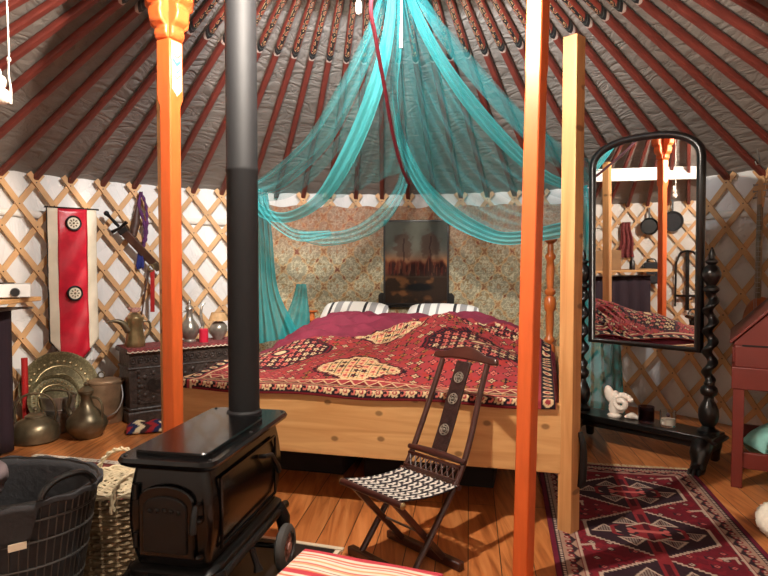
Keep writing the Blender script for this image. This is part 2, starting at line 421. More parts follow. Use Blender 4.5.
# roof poles
L_out, L_mid = 3.14, 1.52
pole_mb = MB(); pe_mb = MB()
def pz(r): return roof_z(r)-.034
def lp(r): return (0, -(L_out-r), pz(r)-pz(L_out))
def roundbar(mb, r0, r1, w):
    n = 10; vs = []; uv = []
    for r in (r0, r1):
        for j in range(n+1):
            a = 2*PI*j/n+PI/2; x = w*.5*math.copysign(abs(math.cos(a))**.6, math.cos(a)); z = w*.55*math.copysign(abs(math.sin(a))**.6, math.sin(a))
            p = lp(r); vs.append((x, p[1], p[2]+z)); uv.append((((j/n)*2) % 1.0 if j < n else 1.0, 0 if r == r0 else 1))
    fs = [(j, j+1, n+1+j+1, n+1+j) for j in range(n)]+[tuple(range(n,-1,-1)), tuple(range(n+1,2*n+2))]
    mb.add(vs, fs); return [((.5+x/w), 0 if i <= n else 1) for i, (x, y, z) in enumerate(vs)]
roundbar(pole_mb, L_out, L_mid, .044); uvp = roundbar(pe_mb, L_mid, RC, .046)
pole0 = pole_mb.build('roof_pole', 'roof_red'); pend0 = pe_mb.build('painted_end', 'polend', pole0, uv=uvp)
PLABEL = 'straight rust red wooden pole running up under the grey canvas roof'
first = True
for k in range(NP):
    th = (k+.0)*2*PI/NP
    if abs(((math.degrees(th)+180) % 360)-180) > 128: continue
    if first: o = pole0; first = False
    else:
        o = pole0.copy(); C.objects.link(o); c = pend0.copy(); C.objects.link(c); c.parent = o
    tag(o, PLABEL, 'roof pole', 'poles of the roof')
    o.location = wall(th, R-L_out, pz(L_out)); o.rotation_euler.z = -th

# crown ring
cr = thing('crown_wheel', 'round wooden crown ring at the top of the roof where all poles meet', 'roof ring', (CX, CY, roof_z(RC)-.06))
mb = MB(); prof = [(.84,-.05),(RC,-.05),(RC,.07),(.84,.1)]; nn = 64
mb.add([(r*math.cos(2*PI*i/nn), r*math.sin(2*PI*i/nn), z) for r, z in prof for i in range(nn)],
       [(a*nn+i, a*nn+(i+1)%nn, ((a+1)%4)*nn+(i+1)%nn, ((a+1)%4)*nn+i) for a in range(4) for i in range(nn)])
mb.build('ring', 'orange', cr)
for a in (0, PI/2):
    mb = MB(); mb.tube([(.85*math.cos(a)*t, .85*math.sin(a)*t, .06+.16*(1-t*t)) for t in [q/8-1 for q in range(17)]], .025, 8)
    mb.build('cross_bow', 'orange', cr)

# ================================================================== SUPPORT POSTS
def support_post(label, base, wl, wu, yaw, ztop, cap_yaw, lean=(0,0), emblem=True):
    r = thing('support_post', label, 'post', base, 0)
    def off(z): return (lean[0]*z, lean[1]*z)
    zc = 1.99; zu = 2.25
    mb = MB(); Rm = Matrix.Rotation(yaw,3,'Z'); vs = []; lev = [(0,wl),(zc-.03,wl),(zc,wu),(zu,wu)]
    for z, w in lev:
        dx, dy = off(z)
        for x, y in ((-1,-1),(1,-1),(1,1),(-1,1)):
            p = Rm @ Vector((x*w/2, y*w/2, 0)); vs.append((p.x+dx, p.y+dy, z))
    fs = [(3,2,1,0),(12,13,14,15)]+[(i*4+j, i*4+(j+1)%4, i*4+4+(j+1)%4, i*4+4+j) for i in range(3) for j in range(4)]
    mb.add(vs, fs); mb.build('shaft', 'orange', r, bevel=.006)
    # scalloped capital
    half = [(wu*.55,0),(wu*.72,.02),(wu*.66,.05),(wu*1.0,.07),(wu*1.12,.11),(wu*1.02,.14),(wu*1.4,.16),(wu*1.5,.22),(wu*1.35,.27),(wu*1.75,.33),(wu*1.85,ztop-zu-.02),(wu*1.85,ztop-zu)]
    poly = [(x, y) for x, y in half]+[(-x, y) for x, y in reversed(half)]
    ax = Vector((math.cos(cap_yaw), math.sin(cap_yaw), 0)); d = wu*.9; dx, dy = off(zu)
    nz = ax.cross(Vector((0,0,1)))
    mb = MB(); mb.prism(poly, Vector((dx,dy,zu))-nz*d/2, ax, (0,0,1), d)
    ax2 = nz
    mb.prism(poly, Vector((dx,dy,zu+.0005))+ax*d/2, ax2, (0,0,1), d)
    cap = mb.build('capital', 'orange', r, bevel=.008)
    cap['label'] = 'scalloped bracket at the head of the post'
    # painted emblem on the faces that show
    for s in range(4):
        ang = yaw+s*PI/2
        nx = Vector((math.sin(ang), -math.cos(ang), 0)); tx = Vector((math.cos(ang), math.sin(ang), 0))
        if s != 1 or not emblem: continue
        dx, dy = off(2.12); o = Vector((dx,dy,0))+nx*(wu/2+.0006)
        mb = MB(); mb.prism([(-wu*.36,2.03),(0,2.0),(wu*.36,2.03),(wu*.36,2.24),(-wu*.36,2.24)], o, tx, (0,0,1), .001)
        e = mb.build('painted_panel', 'cream', r); e['label'] = 'cream painted panel near the top'
        for q, (c, z0, t) in enumerate((('ironmatt',2.165,.006),('tealpaint',2.13,.018),('tealpaint',2.10,.010),('ironmatt',2.075,.005))):
            w = wu*.3; mb = MB(); mb.prism([(-w,z0+w*.9),(0,z0),(w,z0+w*.9),(w,z0+w*.9+t),(0,z0+t),(-w,z0+w*.9+t)], o+nx*.0015, tx, (0,0,1), .001)
            mb.build('chevron', c, e)
    return r
M['tealpaint'] = mat('teal_paint', rgb(60,150,175), .5)
pl = at(172.5, 300, 2.8)
support_post('orange painted post behind the black stove, left of the flue pipe', (pl.x-.006, 2.8, 0), .066, .082, math.radians(-26), roof_z(.96)-.115, math.radians(62), (.004,0))
support_post('orange painted post in front of the bed, right of the folding chair', (.548, 2.36, 0), .064, .068, math.radians(-39), roof_z(.9)-.115, math.radians(-40), (.017,0), False)

# pendant lamp
LZ = 2.42; LX, LY = -.30, 2.0
lm = thing('pendant_lamp', 'round black pendant lamp hanging from the crown in front of the two orange posts', 'lamp', (LX, LY, LZ))
prof = [(.001,0),(.012,.006),(.022,.02),(.029,.04),(.03,.055),(.024,.075),(.016,.095),(.014,.11)]
MB().lathe(prof, 20).build('bulb', bulb_mat(3000), lm)
MB().lathe([(.17,.085),(.172,.087),(.10,.16),(.03,.19),(.02,.19),(.095,.152)], 32).build('shade', 'ironmatt', lm)['label'] = 'added black shade that keeps the lamp light off the roof'  # unseen shade, added to block upward light so the roof stays dark
MB().lathe([(.016,.108),(.018,.112),(.018,.19),(.008,.2)], 16).build('socket', 'white', lm)
MB().tube([(0,0,.195),(0,.0,roof_z(math.hypot(LX-CX,LY-CY))-LZ-.0)], .004, 6).build('flex', 'white', lm)
sp_ = at(359,15,2.6); ps = thing('pull_switch', 'small white pull switch on a cord at the top edge left of the teal net', 'switch', sp_)
MB().lathe([(.004,0),(.012,.006),(.014,.03),(.011,.055),(.004,.065)], 14).build('toggle', 'white', ps)
MB().tube([(0,0,.06),(.002,0,.3),(.08,.2,roof_z(RC)-sp_.z+.15)], .0025, 6).build('cord', 'white', ps)
fl = thing('added_fill_lamp', 'added cool white fill lamp under the crown ring, brightening the back roof', 'lamp', (-.02,2.72,3.02))  # unseen fill lamp, added to brighten the back roof and net
MB().lathe([(.02,0),(.05,.02),(.06,.09),(.058,.09),(.045,.025)], 24).build('housing', 'ironmatt', fl).rotation_euler.x = -PI/2+.1
MB().tube([(0,0,0),(0,-.02,.06),(0,.1,.16),(0,.23,.25)], .008, 8).build('bracket', 'ironmatt', fl)
ld = bpy.data.lights.new('added_fill_light','SPOT'); ld.energy = 130; ld.color = (.93,.96,1); ld.spot_size = math.radians(125); ld.spot_blend = .6; ld.shadow_soft_size = .05
lo_ = bpy.data.objects.new('added_fill_light', ld); C.objects.link(lo_); lo_.location = (-.02,2.83,3.0); lo_.rotation_euler = (PI/2-.12,0,0)
f2 = thing('added_fill_lamp', 'added warm fill lamp under the crown ring, brightening the chest and left wall', 'lamp', (-.14,2.78,3.02))  # second unseen fill lamp, added to lift the left wall and pots
aim = (Vector((-2.1,4.9,.3))-Vector((-.14,2.78,3.02))).normalized(); rq = aim.to_track_quat('Z','Y')
o = MB().lathe([(.02,0),(.05,.02),(.06,.09),(.058,.09),(.045,.025)], 24).build('housing', 'ironmatt', f2); o.rotation_mode = 'QUATERNION'; o.rotation_quaternion = rq
MB().tube([(0,0,0),(-.02,0,.07),(-.06,.02,.12),(-.62,.22,.10)], .008, 8).build('bracket', 'ironmatt', f2)
ld2 = bpy.data.lights.new('added_fill_light','SPOT'); ld2.energy = 110; ld2.color = (1,.93,.84); ld2.spot_size = math.radians(70); ld2.spot_blend = .7; ld2.shadow_soft_size = .05
lo2 = bpy.data.objects.new('added_fill_light', ld2); C.objects.link(lo2); lo2.location = Vector((-.14,2.78,3.02))+aim*.1; lo2.rotation_mode = 'QUATERNION'; lo2.rotation_quaternion = (-aim).to_track_quat('Z','Y')
# ================================================================== STOVE
sy = math.radians(-10.5)
st = thing('wood_stove', 'black cast iron wood stove with tall flue pipe in front of the bed', 'stove', (-.645, 2.285, 0), sy)
def rrect(hx, hy, rc, n=6):
    out = []
    for cx, cy, a0 in ((hx-rc,hy-rc,0),(-hx+rc,hy-rc,PI/2),(-hx+rc,-hy+rc,PI),(hx-rc,-hy+rc,1.5*PI)):
        for i in range(n+1):
            a = a0+PI/2*i/n; out.append((cx+rc*math.cos(a), cy+rc*math.sin(a)))
    return out
def loft(mb, secs):
    k = len(secs); n = len(secs[0][0]); vs = []
    for poly, z in secs: vs += [(x,y,z) for x,y in poly]
    fs = [(i*n+j, i*n+(j+1)%n, (i+1)*n+(j+1)%n, (i+1)*n+j) for i in range(k-1) for j in range(n)]+[tuple(range(n-1,-1,-1)), tuple((k-1)*n+j for j in range(n))]
    return mb.add(vs, fs)
secs = []
for i in range(13):
    t = i/12; z = .25+.335*t; bl = math.sin(PI*t)**.8
    secs.append((rrect(.128+.024*bl, .318+.014*bl, .03), z))
loft(MB(), secs).build('body', 'iron', st, ang=50)
loft(MB(), [(rrect(.145,.335,.035),.2),(rrect(.152,.342,.035),.215),(rrect(.152,.342,.035),.238),(rrect(.135,.325,.03),.252)]).build('base_flange', 'ironmatt', st)
loft(MB(), [(rrect(.15,.34,.04),.578),(rrect(.172,.362,.045),.592),(rrect(.176,.366,.045),.604),(rrect(.17,.36,.045),.616)]).build('top_plate', 'iron', st)
o = loft(MB(), [(rrect(.134,.25,.035),.614),(rrect(.134,.25,.035),.628),(rrect(.130,.246,.033),.632)])
for v in range(len(o.v)): o.v[v] = (o.v[v][0], o.v[v][1]-.07, o.v[v][2])
o.build('lid', 'iron', st, ang=25)
for x in (-.15,.15):
    for y in (-.33,.0,.33): MB().ell((x,y,.617),(.007,.007,.004),8,6).build('bolt', 'ironmatt', st)
# flue pipe
pb = at(242.5, 400, 2.5); inv = Matrix.Rotation(-sy,3,'Z'); lpip = inv @ Vector((pb.x-st.location.x, 2.53-st.location.y, 0))
fp = MB().lathe([(.072,.616),(.072,.632),(.0635,.64),(.0635,1.62),(.0655,1.625),(.0655,1.64),(.0635,1.645),(.0635,3.35)], 32, (lpip.x, lpip.y, 0)).build('flue_pipe', 'pipe', st)
fp['label'] = 'tall grey black flue pipe rising to the roof'
# front door
dr = MB(); arch = [(-.098,.29),(.098,.29),(.098,.48)]+[(.098*math.cos(a), .48+.05*math.sin(a)) for a in [PI*i/10 for i in range(1,10)]]+[(-.098,.48)]
dr.prism(arch, (0,-.325,0), (1,0,0), (0,0,1), .022); door = dr.build('door', 'iron', st, bevel=.006)
ins = [(x*.78, .31+(z-.29)*.78) for x,z in arch]
MB().prism(ins, (0,-.34,0), (1,0,0), (0,0,1), .014).build('door_panel', 'ironmatt', door, bevel=.004)
for i in range(5):
    MB().ell((-.05+.025*i, -.356, .452-.002*abs(i-2)),(.008,.004,.008),8,6).build('stud', 'ironmatt', door)
MB().tube([(.115,-.335,.47),(.118,-.37,.475),(.12,-.385,.455),(.118,-.39,.40)], [.008,.009,.01,.012], 8).build('door_handle', 'ironmatt', door)
for z in (.34,.5): MB().tube([(-.112,-.335,z-.025),(-.112,-.335,z+.025)], .011, 8).build('hinge', 'ironmatt', st)
for z in (.30,.42): MB().ell((.112,-.337,z),(.014,.018,.012),10,8).build('latch_knob', 'iron', st)
MB().box((.03,-.345,.225),(.2,.02,.012)).build('ash_lip', 'ironmatt', st, bevel=.004)
# side panels with raised border and lever
for sx in (-1,1):
    mb = MB()
    z0,z1,y0,y1 = .30,.535,-.26,.24; x = sx*.153
    for a, b_ in (((x*.985,y0,z0),(x*.985,y1,z0)),((x*.985,y0,z1),(x*.985,y1,z1)),((x,y0,z0),(x,y0,z1)),((x,y1,z0),(x,y1,z1))): mb.tube([a,((Vector(a)+Vector(b_))/2+Vector((sx*.002,0,0))),b_], .006, 6)
    mb.build('side_moulding', 'iron', st)
MB().tube([(.15,.08,.5),(.175,.08,.503),(.185,.12,.497),(.19,.17,.44),(.19,.185,.41)], [.009,.009,.009,.011,.012], 8).build('side_lever', 'ironmatt', st)
# trolley
WY = .205
for sx in (-1,1):
    MB().tube([(sx*.152,-.38,.205),(sx*.154,.36,.205)], .017, 10).build('rail', 'ironmatt', st)
for x, y in ((-.14,-.28),(.14,-.28),(-.14,.29),(.14,.29)):
    s = 1 if x > 0 else -1; q = 1 if y > 0 else -1
    MB().tube([(x,y,.22),(x+s*.022,y+q*.012,.17),(x+s*.026,y+q*.02,.1),(x+s*.012,y+q*.014,.04),(x+s*.03,y+q*.03,.012)], [.034,.032,.024,.02,.026], 10).build('leg', 'ironmatt', st)
MB().tube([(-.2,WY,.091),(.2,WY,.091)], .011, 8).build('axle', 'ironmatt', st)
MB().tube([(.17,-.05,.2),(.19,-.05,.14),(.195,-.05,.12)], [.012,.012,.02], 8).build('brake_knob', 'ironmatt', st)
def wheel(x):
    global WY
    mb = MB(); ri, ro, w = .06, .09, .04; prof = [(ri,-w/2),(ro-.012,-w/2),(ro,-w/4),(ro,w/4),(ro-.012,w/2),(ri,w/2)]; n = 32
    mb.add([(x+z, WY+r*math.cos(2*PI*i/n), .091+r*math.sin(2*PI*i/n)) for r, z in prof for i in range(n)], [(a*n+i,a*n+(i+1)%n,((a+1)%6)*n+(i+1)%n,((a+1)%6)*n+i) for a in range(6) for i in range(n)])
    t = mb.build('wheel', 'rubber', st); h = MB()
    h.tube([(x-.022,WY,.091),(x+.022,WY,.091)], .02, 12)
    h.tube([(x,WY+.058*math.cos(2*PI*i/24),.091+.058*math.sin(2*PI*i/24)) for i in range(24)], .008, 6, closed=True)
    for i in range(5): a = 2*PI*i/5+.3; h.tube([(x,WY,.091),(x,WY+.056*math.cos(a),.091+.056*math.sin(a))], .008, 6)
    o = h.build('hub', 'hub', t); o['label'] = 'pinkish spoked hub'
wheel(.207); wheel(-.207)

# hearth slab
hp = atz(345,549); d1 = Vector((.955,-.297,0)); d2 = Vector((.297,.955,0))
hb = thing('hearth_slab', 'black hearth slab with cream border lying under the stove', 'hearth', (hp.x, hp.y, 0), math.atan2(d1.y, d1.x))
MB().box((-.62,-.62,.005),(1.17,1.17,.008)).build('slab', 'slate', hb)
mb = MB(); mb.box((-.62,-.0175,.005),(1.24,.022,.009)); mb.box((-.62,-1.2225,.005),(1.24,.022,.009)); mb.box((-.0175,-.62,.0052),(.022,1.17,.009)); mb.box((-1.2225,-.62,.0052),(.022,1.17,.009))
mb.build('border', 'cream', hb)

# ================================================================== BED
FL = Vector((-1.175,3.32,0)); FR = at(571, 300, 2.80); FR.z = 0
bu = (FR-FL).normalized(); bw = Vector((-bu.y, bu.x, 0)); BW = (FR-FL).length; BL = 2.08
byaw = math.atan2(bu.y, bu.x)
bed = thing('bed', 'wide pine four poster bed with plank footboard in the middle of the tent', 'bed', FL, byaw)
for x, y in ((0,0),(BW,0)):
    MB().box((x,y,1.135),(.072,.072,2.27),rz=math.radians(-34)).build('corner_post', 'pinez', bed, bevel=.003)
MB().box((BW/2,0,.435),(BW-.076,.036,.325)).build('footboard', 'pine', bed, bevel=.003)
for x in (0,BW): MB().box((x,BL/2,.435),(.036,BL-.09,.325)).build('side_rail', M['pine'], bed, bevel=.003)
def turned(x, y, H):
    s = H/1.45; prof = [(.035,0),(.035,.36),(.045,.37),(.045,.39),(.03,.40),(.028,.44),(.046,.47),(.05,.53),(.046,.58),(.028,.61),(.042,.63),(.042,.65),(.027,.67),(.03,.72),(.034,.8),(.03,.86),(.044,.88),(.048,.93),(.044,.97),(.028,.99),(.044,1.01),(.044,1.03),(.026,1.05),(.03,1.12),(.034,1.2),(.028,1.27),(.042,1.29),(.042,1.31),(.026,1.33),(.022,1.40),(.05,1.425),(.052,1.445),(.02,1.45)]
    return MB().lathe([(r,z*s) for r,z in prof], 20, (x,y,0)).build('turned_post', 'turned', bed)
o = turned(BW-.06, BL, 1.45); o['label'] = 'orange brown turned spindle post'
o = turned(.03, BL, .84); o['label'] = 'orange brown turned spindle post under the net'
MB().box((BW/2,BL+.01,.44),(BW-.15,.03,.4)).build('headboard', 'pine', bed, bevel=.003)
for i in range(9): MB().box((BW/2, .15+i*.22, .285),(BW-.04,.08,.02)).build('slat', 'pine', bed)
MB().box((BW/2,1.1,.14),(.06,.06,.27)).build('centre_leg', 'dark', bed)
tag(MB().box((BW/2,BL/2,.42),(BW-.06,BL-.1,.24)).build('mattress', 'whitecloth', None, bevel=.04, loc=FL, rz=byaw), 'thick mattress inside the pine bed under the carpet spread', 'mattress')
# boxes in the dark under the bed
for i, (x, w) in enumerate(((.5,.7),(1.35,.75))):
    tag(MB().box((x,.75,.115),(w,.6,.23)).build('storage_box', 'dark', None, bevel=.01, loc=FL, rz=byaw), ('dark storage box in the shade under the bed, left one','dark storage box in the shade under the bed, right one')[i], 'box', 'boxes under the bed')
def bump_h(s, t):
    # height of the bedding above the mattress top
    A = np.interp(s, [-.1,0,.15,.4,.75,1.1,1.35,1.6,1.85,2.0,BW+.02], [.0,.01,.05,.09,.12,.19,.25,.2,.11,.05,.02])
    g = sm(-.05,.95,t); h = A*g
    h = h+.024*np.sin(s*7+t*5)*sm(0,.3,t)+.02*np.abs(np.sin(s*4.3-t*6+.6))*sm(.1,.5,t)+.012*np.sin(s*3-t*9+1)*sm(0,.3,t)
    return h
Z0 = .572
def cover_z(s, t):
    z = Z0+.008+bump_h(s,t)
    z2 = Z0+.25*np.exp(-((s-.62)/.5)**4)*sm(.75,1.4,t)+.2*np.exp(-((s-1.5)/.5)**4)*sm(.9,1.4,t)
    z = np.maximum(z, z2)
    z = z-.1*sm(1.75,2.0,t)
    z = z-.09*sm(.12,.0,s)-.07*sm(BW-.14,BW,s)
    return z+.008*noise2(s,t,3,3,9)+.034*np.abs(noise2(s+.6*t,t*2.2,8,3,6)-.5)*4*sm(.6,1.1,t)
mb = MB(); mb.grid(lambda u, v: (.04+u*(BW-.08), .03+v*(BL-.09), float(cover_z(.04+u*(BW-.08), .03+v*(BL-.09)))), 110, 110)
tag(mb.build('duvet', 'maroon', None, loc=FL, rz=byaw, solid=.012), 'crumpled maroon duvet showing between the pillows and the carpet spread', 'duvet')

# carpet bedspread pattern
RED = arr(150,56,60); DRED = arr(104,24,32); NAVY = arr(34,24,32); CRM = arr(206,178,138); PINK = arr(196,104,92); GRN = arr(96,92,66); OCH = arr(190,130,70)
def carpet_cols(x, y):
    n = len(x); c = np.tile(RED, (n,1)); 
    def put(m, k): c[m] = k
    put(noise2(x,y,1,2,30) > .62, arr(160,54,50))
    # small scattered flowers
    cell = .068; cx = np.floor(x/cell); cy = np.floor(y/cell); jx = (np.sin(cx*12.9+cy*78.2)*437.5)%1; jy = (np.sin(cx*39.3+cy*11.1)*237.3)%1; kk = (np.sin(cx*7.3+cy*5.1)*917.1)%1
    dx = x-(cx+.5+.3*(jx-.5))*cell; dy = y-(cy+.5+.3*(jy-.5))*cell; d = np.hypot(dx, dy); a = np.arctan2(dy, dx)
    rr = d/(.020*(1+.35*np.cos(4*a)))
    put((rr < 1.1), NAVY); put((rr < .75) & (kk < .28), CRM); put((rr < .75) & (kk >= .28) & (kk < .6), PINK); put((rr < .75) & (kk >= .6), OCH*.7); put(rr < .33, DRED)
    put((np.abs(dx) < .003) & (np.abs(dy) < .03) & (kk > .6), NAVY)
    # medallions
    def med(mx, my, w, h, body, edge, fl):
        pw = 1.0 if body is CRM else 1.5
        st = np.floor(np.abs(y-my)/.014)*.014; q = (np.abs(x-mx)/w)**pw+(np.abs(y-my)/h)**pw; q2 = (np.abs(x-mx)/w)**pw+(st/h)**pw; wob = .16*(noise2(x,y,31,2,16)-.5); q2 = q2+wob+.05*np.cos(np.arctan2((y-my)/h,(x-mx)/w)*12)
        put(q2 < 1.14, edge); put(q2 < 1.06, DRED); put(q2 < 1.0, body)
        g = .048; gx = (x-mx)/g; gy = (y-my)/g; ix = np.round(gx); iy = np.round(gy); e = np.hypot(gx-ix, gy-iy)*(.8+.6*noise2(x,y,33,2,30)); an = np.arctan2(gy-iy, gx-ix); hh = (np.sin(ix*5.3+iy*8.7)*99.1)%1
        f = (e < .36*(1+.3*np.cos(5*an))) & (q2 < .9)
        put(f & (hh < .45), fl); put(f & (hh >= .45), PINK); put(f & (e < .14), DRED)
        put((np.abs(np.abs(gx-ix)-.5) < .07) & (q2 < .9) & (body is CRM), GRN)
        put((np.abs(np.abs(gy-iy)-.5) < .06) & (q2 < .9), OCH if body is CRM else DRED)
        put(q < .16, RED); put(q < .1, NAVY); put(q < .05, CRM)
    for mx, my in ((.38,.62),(1.62,.62)): med(mx,my,.31,.19,NAVY,NAVY,CRM)
    for mx, my in ((1.0,.27),(1.02,.93),(-.16,.27),(2.2,.27)): med(mx,my,.25,.16,CRM,NAVY,NAVY)
    for mx, my in ((.38,1.2),(1.62,1.2)): med(mx,my,.25,.15,NAVY,CRM,CRM)
    # borders, t measured from the foot edge; the same at both sides
    def border(t, s):
        put(t < .215, RED)
        zz = np.abs(((s/.075) % 1)-.5)*2
        zl = .15+.05*zz
        put(np.abs(t-zl) < .006, CRM); put((t < zl-.006) & (t > .13), DRED)
        put(np.abs(t-.212) < .004, CRM); put(np.abs(t-.142) < .003, NAVY)
        put((t < .137) & (t > .097), GRN*.7+RED*.3)
        a = np.abs(((s/.085) % 1)-.5)*.085; put((np.hypot(a, t-.117) < .018), NAVY); put((np.hypot(a, t-.117) < .012), OCH); put((np.hypot(a, t-.117) < .006), DRED)
        put(np.abs(t-.139) < .003, CRM); put(np.abs(t-.095) < .003, CRM)
        put((t < .092) & (t > .07), RED); put((t < .087) & (t > .076) & (((s/.05) % 1) < .45), PINK)
        put(t < .07, NAVY)
        cell = .085; u = ((s/cell) % 1)*cell-cell/2; d = np.hypot(u+.012, t-.04); an = np.arctan2(t-.04, u+.012)
        put((d < .022*(1+.2*np.cos(6*an))), CRM); put(d < .012, RED); put(d < .005, CRM)
        d2 = np.hypot(u-.026, t-.04); put((np.abs(d2-.013) < .005) & (u > .018), PINK)
        d3 = np.hypot(u+.045, t-.038); put((np.abs(d3-.012) < .005), CRM)
        put(t < .012, DRED)
    W = BW+.08
    border(y+.075, x+.2)
    ex = np.minimum(x-.05, BW-.05-x); 
    m = ex < .11
    sub = np.where(m)[0]
    if len(sub):
        put(m & (ex > .095), CRM); put(m & (ex <= .095), RED); put(m & (ex < .08) & (ex > .015), NAVY)
        v = ((y/.085) % 1)*.085-.0425; dd = np.hypot(v, ex-.047); put(m & (dd < .024), CRM); put(m & (dd < .013), RED)
    c *= (.86+.28*noise2(x,y,5,3,60))[:,None]
    return c
nu, nv = 460, 300; T1 = 1.38
us, vs = np.meshgrid(np.linspace(0,1,nu+1), np.linspace(0,1,nv+1)); us = us.ravel(); vs = vs.ravel()
cs = .062+us*(BW-.124); TS = np.interp(cs,[0,.35,.7,1.0,1.25,1.6,1.85,2.1],[.66,.76,.9,1.12,1.3,1.42,1.45,1.4]); ct = -.075+vs*(TS+.075)
def carpet_pos(s, t):
    x = s.copy(); y = np.maximum(t, -.033); z = Z0+.03+bump_h(s, np.maximum(t,0))+.004*noise2(s,t,3,3,9)
    edge_top = .598+.012
    foot = sm(.14,.0,t); z = z*(1-foot)+(np.maximum(z, edge_top+.006))*foot
    hang = np.minimum(t, -.033)+.033; z = np.where(t < -.033, z+hang*1.0-.0, z)
    z = z+.006*np.sin(s*9+1)*sm(.1,-.05,t)
    # sides fall onto the rails
    z = z-.0*s
    # wavy far edge drops back to the duvet
    far = sm(TS-.12,TS,t); cz = cover_z(s,t)+.022; z = z*(1-far)+cz*far; z = np.maximum(z, np.where((s>.04)&(s<BW-.04)&(t>.03), cover_z(np.clip(s,0,BW),t)+.016, 0))
    y2 = y
    z = np.where(t > .7, np.maximum(z, np.where((s>.04)&(s<BW-.04), cover_z(np.clip(s,0,BW),y2)+.016, 0)), z)
    return np.stack([x,y2,z],1)
pos = carpet_pos(cs, ct)
# keep clear of the two corner posts
fx = np.clip(pos[:,0], .0, BW-.0)
mb = MB(); mb.v = [tuple(p) for p in pos]; mb.f = [(j*(nu+1)+i, j*(nu+1)+i+1, (j+1)*(nu+1)+i+1, (j+1)*(nu+1)+i) for j in range(nv) for i in range(nu)]; mb.uv = (nu,nv)
M['carpetspread'] = vcol('carpet_wool', .9, 160, .25)
tag(mb.build('carpet_bedspread', 'carpetspread', None, ang=180, loc=FL, rz=byaw, solid=.008, col=carpet_cols(cs, ct)), 'red oriental carpet with cream and dark medallions spread over the bed', 'bedspread')
# pillows
def pillow_mat():
    t = NT('striped_pillowcase'); sp = t.n('ShaderNodeSeparateXYZ'); t.l(t.coords((1,1,1)), sp.inputs[0])
    W_ = rgb(226,222,214); K = rgb(46,44,46); G = rgb(150,148,146)
    fr = t.n('ShaderNodeMath', operation='FRACT'); mu = t.n('ShaderNodeMath', operation='MULTIPLY'); mu.inputs[1].default_value = 3.4; t.l(sp.outputs[0], mu.inputs[0]); t.l(mu.outputs[0], fr.inputs[0])
    r = t.ramp(fr.outputs[0], [(0, W_), (.32, K), (.40, W_), (.5, G), (.68, W_), (.86, G), (.93, W_)])
    for nd in t.t.nodes:
        if nd.type == 'VALTORGB': nd.color_ramp.interpolation = 'CONSTANT'
    t.l(r, t.b.inputs['Base Color']); t.b.inputs['Roughness'].default_value = .9; return t.m
M['pillow'] = pillow_mat()
def cushion(name, m, w, h, th, seed=0):
    mb = MB(); vs = []; nn = 22
    for side in (1,-1):
        for j in range(nn+1):
            for i in range(nn+1):
                x = i/nn*2-1; y = j/nn*2-1; e = (1-x**4)*(1-y**4); pinch = 1-.06*(x*x*y*y)
                vs.append((x*w/2*(1-.07*y*y), y*h/2*(1-.07*x*x), side*th/2*max(e,0)**.5+.006*float(noise2(x+seed,y,seed,2,4))))
    fs = []; N = (nn+1)**2
    for s in range(2):
        for j in range(nn):
            for i in range(nn):
                a = s*N+j*(nn+1)+i; q = (a,a+1,a+nn+2,a+nn+1); fs.append(q if s == 0 else q[::-1])
    mb.add(vs, fs); o = mb.build(name, m, None, ang=60)
    bm = bmesh.new(); bm.from_mesh(o.data); bmesh.ops.remove_doubles(bm, verts=bm.verts[:], dist=.004); bm.to_mesh(o.data); bm.free()
    return o
for i, (px, y0, w) in enumerate(((345,313,.58),(449,316,.60))):
    o = cushion('pillow', 'pillow', w, .42, .16, i); s0 = (.86,1.62)[i]
    P = FL+bu*(.46 if i == 0 else 1.20)+bw*1.88; o.location = (P.x, P.y, .775 if i == 0 else .77); o.rotation_euler = (math.radians(36), 0, byaw)
    tag(o, ('grey and white striped pillow on the left side of the bed head','grey and white striped pillow on the bed just below the forest painting')[i], 'pillow', 'pillows')

# ================================================================== WALL HANGING behind the bed
tl, _ = theta_px(256, .08); tr_, _ = theta_px(585, .08); W = (tr_-tl)*R; nu, nv = 420, 240; z0, z1 = .35, 1.80
us, vs = np.meshgrid(np.linspace(0,1,nu+1), np.linspace(0,1,nv+1)); us = us.ravel(); vs = vs.ravel()
x = us*W; z = z0+vs*(z1-z0)
def damask(x, z):
    n = len(x); c = np.tile(arr(140,98,58), (n,1))
    fil = noise2(x,z,11,2,36); c[fil > .56] = arr(166,120,72); c[np.abs(fil-.5) < .035] = arr(196,172,128)
    c[(noise2(x,z,8,2,22) > .64)] = arr(120,64,36)
    Pw, Ph = .27, .34; 
    for oxx, ozz in ((0,0),(.5,.5)):
        gx = x/Pw+oxx; gz = z/Ph+ozz; dx = (gx-np.round(gx))*2; dz = (gz-np.round(gz))*2
        a = np.arctan2(dz, dx); q = np.abs(dx)+np.abs(dz)
        q = q+.07*np.cos(8*a)
        c[q < .96] = arr(190,160,112); inn = q < .88; c[inn] = arr(148,140,112)
        f2 = noise2(x*1.0,z,21,2,46); c[inn & (np.abs(f2-.5) < .05)] = arr(196,186,152); c[inn & (f2 > .68)] = arr(142,116,74)
        c[(np.abs(q-.42+.08*np.cos(6*a)) < .05)] = arr(188,178,146); c[q < .12] = arr(160,120,80)
    top = sm(1.35,1.8,z+.25*noise2(x,z,4,3,3))[:,None]; c = c*(1-.5*top)+arr(150,74,44)*.5*top*(.7+.8*noise2(x,z,2,2,40))[:,None]
    return c
th = tl+us*(tr_-tl); ins = .075+.008*np.sin(us*46)+.006*noise2(x,z,9,2,4)
rr = R-ins; mb = MB(); mb.v = list(zip(CX+rr*np.sin(th), CY+rr*np.cos(th), z+.012*np.sin(us*60)*sm(1.6,1.8,z)))
